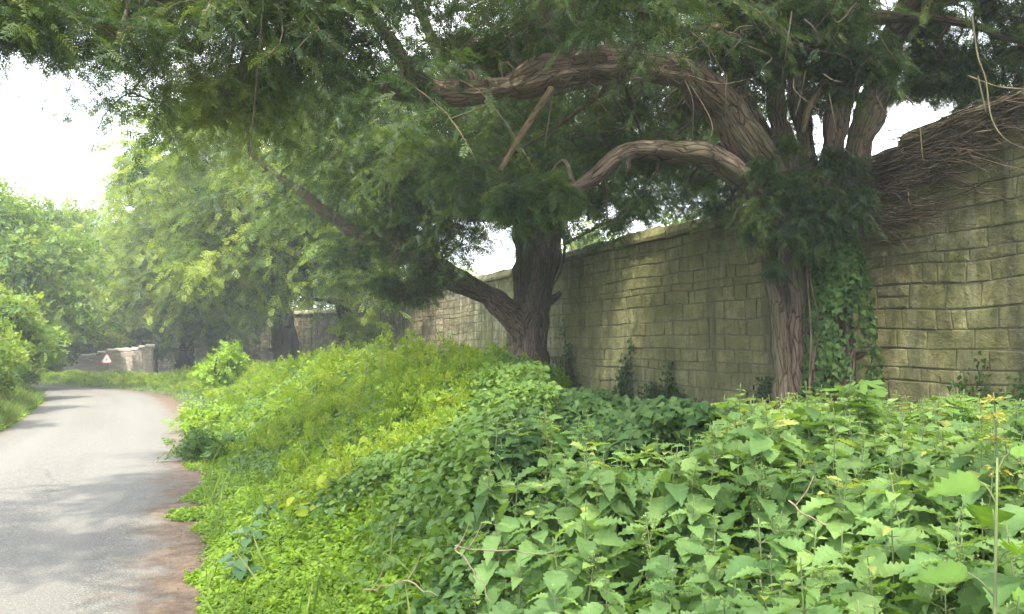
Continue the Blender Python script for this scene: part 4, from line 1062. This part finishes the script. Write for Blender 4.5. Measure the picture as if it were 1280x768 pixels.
def build_nettles():
    rs = np.random.default_rng(303)
    protos = []
    hs = [.50, .58, .66, .74, .82, .90, .70, .80, .62, .86]
    geos = [nettle_variant(500+i, h) for i, h in enumerate(hs)]
    # positions on a jittered grid inside the bed
    P = []
    step = .166
    for X in np.arange(-.8, 5.2, step):
        for Y in np.arange(1.0, 6.7, step):
            x = X+rs.uniform(-.5, .5)*step; y = Y+rs.uniform(-.5, .5)*step
            if y < 1.15 or abs(x) > .80*y+.25: continue
            P.append((x, y))
    P = np.array(P); t = edge_t(P[:, 0], P[:, 1]); k = nettle_zone(P[:, 0], P[:, 1], t) & (np.hypot(P[:, 0], P[:, 1]) > 1.30) & ~((P[:, 1] > 5.7) & (P[:, 0] < 2.2))
    k &= ~((P[:, 1] > 4.7+.4*rs.random(len(P))) & (P[:, 0] > .03*P[:, 1]) & (P[:, 0] < .245*P[:, 1]))
    P = P[k]; t = t[k]; gz = ground_z(P[:, 0], P[:, 1], t); vt = veg_top(P[:, 0], P[:, 1], t)
    d = np.hypot(P[:, 0], P[:, 1]); order = np.argsort(d)
    cap = 1.6 - P[:, 1]*np.interp(P[:, 0]/P[:, 1], [-.1, .05, .10, .23, .29], [.05, .085, .105, .115, .06]) - gz
    want = np.clip(np.minimum(vt-gz, cap)+rs.normal(0, .05, len(P)), .28, 1.1)
    lab = 'leafy serrated stinging nettle standing in the foreground bed'
    gst = [Geo(), Geo(), Geo()]; cnt = 0
    meshes = []
    inside = (np.abs(P[:, 0]) < .66*P[:, 1])
    for idx in order:
        vi = int(np.argmin(np.abs(np.array(hs)+rs.normal(0, .05, len(hs))-want[idx]))); sc = float(np.clip(want[idx]/hs[vi], .7, 1.35)); rz = rs.uniform(0, 2*PI)
        loc = (P[idx, 0], P[idx, 1], gz[idx]-.01)
        if cnt < 300 and inside[idx]:
            while len(meshes) <= vi: meshes.append(None)
            if meshes[vi] is None:
                ro = empty('nettle_plant', loc); gl, gs, gt = geos[vi]
                kids = [gl.build('leaves', M['nettle'], ro), gs.build('stem', M['stalk'], ro)] + ([gt.build('blossoms', M['tassel'], ro)] if gt.n else [])
                meshes[vi] = kids; tag(ro, lab, 'nettle', 'stinging nettles in the foreground bed')
            else:
                ro = empty('nettle_plant', loc); tag(ro, lab, 'nettle', 'stinging nettles in the foreground bed')
                for c in meshes[vi]:
                    o = c.copy(); COL.objects.link(o); o.parent = ro
            ro.rotation_euler = (rs.normal(0, .07), rs.normal(0, .07), rz); ro.scale = (sc, sc, sc); cnt += 1
        else:
            ca, sa = math.cos(rz), math.sin(rz); R = np.array([[ca, -sa, 0], [sa, ca, 0], [0, 0, 1]])
            for a, b in zip(geos[vi], gst):
                if not a.n: continue
                V = np.vstack(a.v)@R.T*sc+np.array(loc); b.add(V, np.vstack(a.q) if a.q else None, np.vstack(a.t) if a.t else None, np.concatenate(a.tint))
    if gst[0].n:
        o = gst[0].build('nettle_bed', M['nettle']); tag(o, 'dense nettle leaves filling the back of the foreground bed', 'nettles', kind='stuff')
        gst[1].build('stems', M['stalk'], o); gst[2].build('blossoms', M['tassel'], o)
    print('nettles', len(P), 'individual', cnt)

def herb(name, label, cat, base, h, leaves, mat, tpl, size, seed, top_bias=.5, group=None, spike=False, pet=.09):
    rs = np.random.default_rng(seed); base = np.array(base, float); root = empty(name, base); tag(root, label, cat, group)
    gs, gl = Geo(), Geo(); tip = np.array([rs.normal(0, .05), rs.normal(0, .05), h])
    gs.tube([(0, 0, 0), tip*.5+rs.standard_normal(3)*.015, tip], [.008, .006, .003], 6, res=5)
    for i in range(leaves):
        u = top_bias+(1-top_bias)*(i+.5)/leaves; a = i*2.4+rs.normal(0, .3); d = np.array([math.cos(a), math.sin(a), 0]); c = tip*u
        L = size*(1.15-.55*u)*rs.uniform(.8, 1.2); q = c+d*pet*(1.3-u)+np.array([0, 0, pet*.6])
        gs.tube([c, (c+q)/2+np.array([0, 0, .01]), q], [.003, .0025, .002], 4, res=3, cap=False)
        gl.scatter(tpl, q[None], unit(d+np.array([0, 0, rs.normal(-.15, .2)]))[None], unit(np.array([0, 0, 1.])+rs.standard_normal(3)*.2+np.array([0, -.35, 0]))[None], L, np.clip(.45+.5*(u-.6)+rs.normal(0, .12), 0, 1))
    gl.build('leaves', mat, root); gs.build('stem', M['stalk'], root)
    if spike:
        gt = Geo()
        for u in (.72, .84, .93, .99):
            n = 46; a = rs.uniform(0, 2*PI, n); r = rs.uniform(.005, .045*(1.25-u*.6), n)
            P = tip*u+np.stack([np.cos(a)*r, np.sin(a)*r, .5*(.03-r)+rs.normal(0, .006, n)], 1)
            gt.scatter(tpl_diamond(.4, .1), P, unit(np.stack([np.cos(a), np.sin(a), rs.normal(-.2, .4, n)], 1)), rand_up(rs, n, .5), .022, rs.random(n))
        gt.build('blossoms', M['yellow'], root)
    return root

def build_herbs():
    M['yellow'] = leaf_mat('yellow_flowers', [(0, (.45, .38, .08)), (1, (.62, .54, .14))], .3, .6)
    def gp(px, py, Y):
        p = at(px, py, Y); z = p[2]; b = p.copy(); b[2] = float(ground_z(p[0], p[1])); return b, float(z-b[2])
    for i, (px, py, Y, n, s, lb) in enumerate([
        (1072, 486, 4.4, 11, .24, 'bright lobed leaf sapling rising before the ivy clad yew trunk'),
        (1160, 505, 4.5, 9, .24, 'broad lobed plant half shaded, right of the bright sapling'),
        (1205, 500, 4.8, 8, .22, 'grey green lobed plant against the wall below the ivy tuft'),
        (912, 508, 4.9, 8, .17, 'young lobed sapling at the back edge of the nettle bed'),
        (985, 512, 4.7, 9, .20, 'lobed plant standing between the young sapling and the ivy clad trunk')]):
        b, h = gp(px, py, Y); herb('hogweed_plant', lb, 'plant', b, h, n, M['sapling'], PALM, s, 700+i, .55, 'lobed leaved plants behind the nettles')
    b, h = gp(1243, 498, 2.9)
    herb('flowering_weed', 'tall weed with yellow flower whorls above the nettles by the right edge', 'plant', b, h, 16, M['nettle'], NETTLE[0], .12, 720, .2, None, True, .03)
    b, h = gp(1225, 640, 1.95)
    herb('hogweed_plant', 'large coarse leaved plant low at the right edge among the nettles', 'plant', b, h+.12, 6, M['sapling'], NETTLE[2], .19, 721, .55, None)
    for i, (px, py, Y, lb) in enumerate([(452, 428, 11.5, 'pale tipped shoot standing above the sunny herbs before the dark yew trunk'), (478, 434, 11.8, 'shorter pale shoot beside the tall one on the bank crest'), (512, 432, 12.5, 'leafy shoot on the crest in front of the lit wall')]):
        b, h = gp(px, py, Y); herb('elder_shoot', lb, 'plant', b, h, 14, M['feather'], OVATE, .13, 730+i, .6, 'shoots on the bank crest')
    broadleaf('elder_bush', 'leafy green elder bush at the bend of the right verge', 'bush', np.r_[at(276, 470, 23)[:2], .3], 1.55, .85, 741, 2000, .10, M['lime'], .0, .05, None, 20)
    broadleaf('dock_plant', 'dark leafy clump overhanging the soil at the road edge', 'plant', np.r_[at(268, 560, 11.6)[:2], .02], .40, .60, 742, 1100, .065, M['mid'], -.25, .02, None, 16)
    broadleaf('dock_plant', 'small bright clump on the road edge before the bend', 'plant', np.r_[at(246, 530, 15.2)[:2], .02], .48, .75, 743, 1000, .075, M['lime'], .1, .02, None, 18)
    # large butterbur leaves low at the road edge
    rs = np.random.default_rng(750)
    for i, (px, py, Y, lb) in enumerate([(312, 650, 6.2, 'low blue green dock rosette on the lime cover near the road'), (335, 610, 7.0, 'second blue green dock rosette farther up the verge'), (300, 700, 5.4, 'small dock rosette nearest the viewer at the road edge')]):
        b, h = gp(px, py, Y); b[2] = max(b[2], .02)
        herb('dock_plant', lb, 'plant', b, .20, 9, M['dock'], HEART, .15, 751+i, .3, 'dock rosettes on the verge', False, .06)
    # dead bramble canes in the bank
    for i, (pp, lb) in enumerate([
        ([(572, 686, 2.9), (600, 690, 2.9), (640, 694, 3.0), (700, 688, 3.1)], 'pale dead bramble cane lying level among the nettles'),
        ([(572, 686, 2.9), (580, 705, 2.85), (597, 727, 2.8), (612, 755, 2.75)], 'pale dead cane slanting down from the level one'),
        ([(455, 743, 2.9), (480, 738, 2.9), (505, 733, 2.9)], 'short dead stalk low at the lower edge of the bank'),
        ([(505, 728, 2.9), (525, 740, 2.85), (545, 752, 2.8)], 'forked dead stalk beside the short one'),
        ([(985, 632, 2.6), (1010, 650, 2.55), (1035, 668, 2.5)], 'thin brown dead twig among the nettles on the right')]):
        g = Geo(); P = [at(*q)+np.array([0, 0, .012]) for q in pp]; P = [p+np.array([rs.normal(0, .008), 0, rs.normal(0, .006)]) for p in catmull(P, 3)]; g.tube(P, [.0032, .0026, .0014], 6, res=3); g.tube([P[1], P[1]+np.array([.03, -.02, .05]), P[1]+np.array([.05, -.03, .10])], [.0025, .002, .001], 5, res=3)
        tag(g.build('dead_cane', M['cane'], None, True, loc=P[0]), lb, 'dead cane', 'dead canes in the bank')

# ------------------------------------------------------------------ ivy
def ivy_on_wall(label, pxs, top_py, seed, n, size=.07, width=None):
    """a climbing patch: pxs = (x left, x right) on the wall, narrowing towards the top row"""
    rs = np.random.default_rng(seed)
    s0, s1 = sorted((wall_s(pxs[0]), wall_s(pxs[1]))); sm = (s0+s1)/2; Ym = float(wall_point(np.array([sm]))[0][0, 1])
    ztop = float(at((pxs[0]+pxs[1])/2, top_py, Ym)[2]); zb = .05
    (pm,), _, (nm,) = wall_point(np.array([sm])); base = np.array([*(pm+nm*.06), zb])
    root = empty('ivy_plant', base); tag(root, label, 'ivy', 'ivy climbing the stone wall')
    gs, gl = Geo(), Geo(); k = max(3, int((s1-s0)*5))
    tops = []
    for i in range(k):
        sa = sm+rs.normal(0, (s1-s0)*.22); zt = zb+(ztop-zb)*rs.uniform(.45, 1.0)*math.exp(-((sa-sm)/(s1-s0+.1))**2*1.5)
        ss = sa+np.cumsum(rs.normal(0, .035, 12)); zz = np.linspace(zb-.1, zt, 12); p, _, nn = wall_point(ss)
        q = np.c_[p+nn*.055, zz]; gs.tube(q, [.012, .006, .003], 5, raw=True); tops.append(q)
    A = np.vstack(tops)
    j = rs.integers(0, len(A), n); P = A[j]; hrel = (P[:, 2]-zb)/(ztop-zb+1e-6)
    P = P + np.stack([np.zeros(n)]*3, 1); sp = rs.normal(0, 1, n)*(.17*(1-.6*np.clip(hrel, 0, 1)))
    d = np.array([-.371, .928, 0]); nv = np.array([-.928, -.371, 0])
    P = P+d*sp[:, None]+nv*(np.abs(rs.normal(0, .05, n))+.0)[:, None]; P[:, 2] += rs.normal(0, .06, n)
    gl.scatter(IVY, P, unit(np.array([0, 0, -.8])+rs.standard_normal((n, 3))*.4+nv*.25), unit(nv+rs.standard_normal((n, 3))*.4+np.array([0, 0, .35])), size*rs.uniform(.6, 1.2, n), np.clip(rs.normal(.4, .18, n), 0, 1))
    gl.build('leaves', M['ivy'], root, loc=base); gs.build('stems', M['twig'], root, loc=base)

def build_ivy():
    for i, (lb, pxs, tp, n, sz) in enumerate([
        ('narrow ivy strand climbing highest up the wall between the two nearest yews', (772, 800), 385, 700, .075),
        ('pointed ivy clump on the wall right of the narrow strand', (805, 890), 445, 1500, .075),
        ('ivy sheet on the dark stained wall beside the gnarled yew', (690, 745), 400, 900, .085),
        ('ivy tuft at the wall foot left of the ivy clad trunk', (930, 975), 450, 700, .07),
        ('ivy strand on the wall above the lobed plants', (1215, 1250), 445, 500, .065),
        ('ivy at the wall foot by the right picture edge', (1255, 1330), 462, 1000, .065),
        ('ivy wisps on the pale sunlit stretch of wall', (560, 580), 395, 250, .09)]):
        ivy_on_wall(lb, pxs, tp, 800+i, n, sz)
    # ivy on the big trunk
    rs = np.random.default_rng(820)
    base = at(1035, 520, 9.6); base[2] = .1; root = empty('ivy_plant', base); tag(root, 'glossy ivy climbing the lower trunk of the huge yew', 'ivy')
    gl, gs = Geo(), Geo(); n = 3000
    v = rs.random(n)**.75; py = 515-v*235+rs.normal(0, 5, n); w = np.interp(py, [270, 330, 400, 450, 500], [26, 34, 42, 48, 55]); cx = np.interp(py, [270, 330, 400, 450, 500], [1030, 1042, 1046, 1048, 1046])
    u = rs.uniform(-1, 1, n); keep = (vnoise(u*2.2+5, py/45., 1, 3) > .42-.25*sstep(380, 480, py)) | (rs.random(n) < .1); u, py, w, cx = u[keep], py[keep], w[keep], cx[keep]; n = len(u)
    P = np.array([at(c+uu*ww, y, 9.78-.22*math.sqrt(max(0, 1-uu*uu))+.25*abs(uu)-.001) for c, uu, ww, y in zip(cx, u, w, py)]); P[:, 1] -= np.abs(rs.normal(0, .05, n))+.10
    nv = unit(np.stack([u*.8, -np.ones(n), np.full(n, .3)], 1)+rs.standard_normal((n, 3))*.35)
    gl.scatter(IVY, P, unit(np.array([0, 0, -.8])+rs.standard_normal((n, 3))*.45), nv, rs.uniform(.05, .10, n), np.clip(rs.normal(.5, .2, n), 0, 1))
    for _ in range(9):
        x = rs.uniform(1005, 1085); q = [at(x+rs.normal(0, 6), y, 9.62) for y in (530, 470, 410, 350, 300)]; gs.tube(q, [.014, .01, .004], 5, res=5)
    gl.build('leaves', M['ivy'], root, loc=base); gs.build('stems', M['twig'], root, loc=base)

def build_tangle():
    """mat of dead ivy stems lying over the wall top at right"""
    rs = np.random.default_rng(900)
    s_a, s_b = 3.0, wall_s(1085)
    (pm,), _, (nm,) = wall_point(np.array([(s_a+s_b)/2])); base = np.array([*pm, WH])
    root = empty('dead_ivy_mat', base); tag(root, 'brown tangle of bare dead stems sprawled over the wall top beside the huge yew', 'dead ivy')
    g = Geo()
    def top(s): return .14+.06*math.sin(s*2.1)
    def dens(s): return .22+.78*sstep(s_b-2.6, s_b-.3, s)
    n = 0
    while n < 1150:
        s = rs.uniform(s_a, s_b+.5)
        if rs.random() > .35+.65*dens(s): continue
        n += 1
        L = rs.uniform(.4, 1.7); dirn = -1 if rs.random() < .72 else 1
        w = float(dens(s)); H = float(wall_height(s)); z0 = H+.18-rs.random()**1.3*.95*w; q = []
        o0 = rs.uniform(-.3, .2); sl = rs.normal(.10, .16); hang = rs.uniform(-.05, .35)
        for v in np.linspace(0, 1, 5):
            ss = np.clip(s+dirn*L*v, .5, 60); (p,), _, (nn,) = wall_point(np.array([ss]))
            zz = z0-dirn*sl*v*L*.6-hang*v*v+rs.normal(0, .025)
            off = max(o0+v*.2+rs.normal(0, .03), .10+.10*rs.random() if zz < float(wall_height(ss))+.28 else -1)
            q.append([*(p+nn*off), zz])
        r = rs.choice([rs.uniform(.0025, .006), rs.uniform(.005, .012)]); g.tube(q, [r, r*.8, r*.35], 4, res=3, cap=False)
    g.build('stems', M['twig'], root, loc=base)
    # matted core of humus and old stems
    g = Geo(); ss = np.linspace(s_a-1, s_b-.1, 46); prof = np.linspace(0, PI, 11)
    V = []
    for s in ss:
        (p,), _, (nn,) = wall_point(np.array([s])); h = top(s)*.9+float(wall_height(s))-WH+.12
        for a in prof:
            jt = 1+.35*(float(vnoise(s*3, a*3, 1, 5))-.5)
            V.append([*(p+nn*(-.2+.36*math.cos(a)*jt)), float(wall_height(s))+.02+(.24+.05*math.sin(s*2.1))*math.sin(a)*jt])
    i, j = np.meshgrid(np.arange(len(ss)-1), np.arange(10), indexing='ij'); Q = np.stack([i*11+j, (i+1)*11+j, (i+1)*11+j+1, i*11+j+1], -1).reshape(-1, 4)
    g.add(V, Q); k = N('matted_stems'); f = k.noise(k.mapping(k.pos(), (3, 9, 9)), 3, 6, .7)
    c = k.ramp(f, [(.3, (.024, .021, .014)), (.6, (.085, .072, .044)), (.8, (.15, .135, .08))]); p = k.n('BsdfPrincipled', Roughness=1.); k.l(c, p.inputs['Base Color'])
    bm = k.n('Bump', Strength=1., Distance=.06); k.l(f, bm.inputs['Height']); k.l(bm.outputs[0], p.inputs['Normal']); k.l(p.outputs[0], k.out.inputs[0])
    g.build('matted_core', k.m, root, True, loc=base)

# ------------------------------------------------------------------ light, sky, haze, camera
SUN_DIR = unit(np.array([-.06, -.50, .86]))
def build_light():
    w = bpy.data.worlds.new('World'); SC.world = w; w.use_nodes = True; t = w.node_tree; bg = t.nodes['Background']
    sky = t.nodes.new('ShaderNodeTexSky'); sky.sky_type = 'NISHITA'; sky.sun_disc = False
    sky.sun_elevation = math.asin(SUN_DIR[2]); sky.sun_rotation = math.atan2(SUN_DIR[0], SUN_DIR[1]); sky.air_density = 1.2; sky.dust_density = 2.0
    tc = t.nodes.new('ShaderNodeTexCoord'); mp = t.nodes.new('ShaderNodeMapping'); mp.inputs['Scale'].default_value = (1, 1, 2.2); t.links.new(tc.outputs['Generated'], mp.inputs[0])
    ns = t.nodes.new('ShaderNodeTexNoise'); ns.inputs['Scale'].default_value = 1.7; ns.inputs['Detail'].default_value = 7; ns.inputs['Roughness'].default_value = .58; t.links.new(mp.outputs[0], ns.inputs['Vector'])
    rp = t.nodes.new('ShaderNodeValToRGB'); rp.color_ramp.elements[0].position = .43; rp.color_ramp.elements[1].position = .68; t.links.new(ns.outputs[0], rp.inputs[0])
    mx = t.nodes.new('ShaderNodeMix'); mx.data_type = 'RGBA'; t.links.new(rp.outputs[0], mx.inputs[0]); t.links.new(sky.outputs[0], mx.inputs[6]); mx.inputs[7].default_value = (15.5, 15.8, 16.3, 1)
    t.links.new(mx.outputs[2], bg.inputs[0]); bg.inputs[1].default_value = .15
    l = bpy.data.lights.new('sun', 'SUN'); l.energy = 2.6; l.angle = math.radians(.8); l.color = (1, .95, .86)
    o = bpy.data.objects.new('sun', l); COL.objects.link(o); o.rotation_euler = Vector((-SUN_DIR[0], -SUN_DIR[1], -SUN_DIR[2])).to_track_quat('-Z', 'Y').to_euler(); o.location = (-20, -20, 40)
def build_haze(density):  # added scattering volume, stands in for lens glare that lifts the shadows
    g = Geo(); x0, x1, y0, y1, z0, z1 = -430, 430, -230, 640, -2.5, 45
    V = [(x, y, z) for z in (z0, z1) for (x, y) in ((x0, y0), (x1, y0), (x1, y1), (x0, y1))]
    g.add(V, [(3, 2, 1, 0), (4, 5, 6, 7), (0, 1, 5, 4), (1, 2, 6, 5), (2, 3, 7, 6), (3, 0, 4, 7)])
    m = bpy.data.materials.new('haze_veil'); m.use_nodes = True; t = m.node_tree; t.nodes.clear(); o = t.nodes.new('ShaderNodeOutputMaterial'); v = t.nodes.new('ShaderNodeVolumePrincipled')
    v.inputs['Color'].default_value = (.90, .95, 1, 1); v.inputs['Density'].default_value = density; v.inputs['Anisotropy'].default_value = .0
    t.links.new(v.outputs[0], o.inputs['Volume']); ob = g.build('haze', m); tag(ob, kind='stuff')

def build_camera():
    c = bpy.data.cameras.new('camera'); c.sensor_width = 36; c.lens = 36*F/1280; c.clip_start = .05; c.clip_end = 3000
    o = bpy.data.objects.new('camera', c); COL.objects.link(o); o.location = CAM; o.rotation_euler = (PI/2+PITCH, 0, 0); SC.camera = o

build_ground(); build_road(); build_wall(); build_brick_wall(); build_sign()
build_main_yew(); build_yews(); build_background()
build_undergrowth(); build_nettles(); build_herbs(); build_ivy(); build_tangle()
build_light(); build_haze(.0015); build_camera()

SC.render.engine = 'CYCLES'
cy = SC.cycles
cy.max_bounces = 10; cy.diffuse_bounces = 6; cy.glossy_bounces = 2; cy.transmission_bounces = 8; cy.volume_bounces = 1; cy.transparent_max_bounces = 8
cy.use_denoising = True; cy.sample_clamp_indirect = 6; cy.caustics_reflective = False; cy.caustics_refractive = False
vs = SC.view_settings; vs.view_transform = 'Standard'; vs.look = 'None'; vs.exposure = 2.2; vs.gamma = 1; vs.use_curve_mapping = False
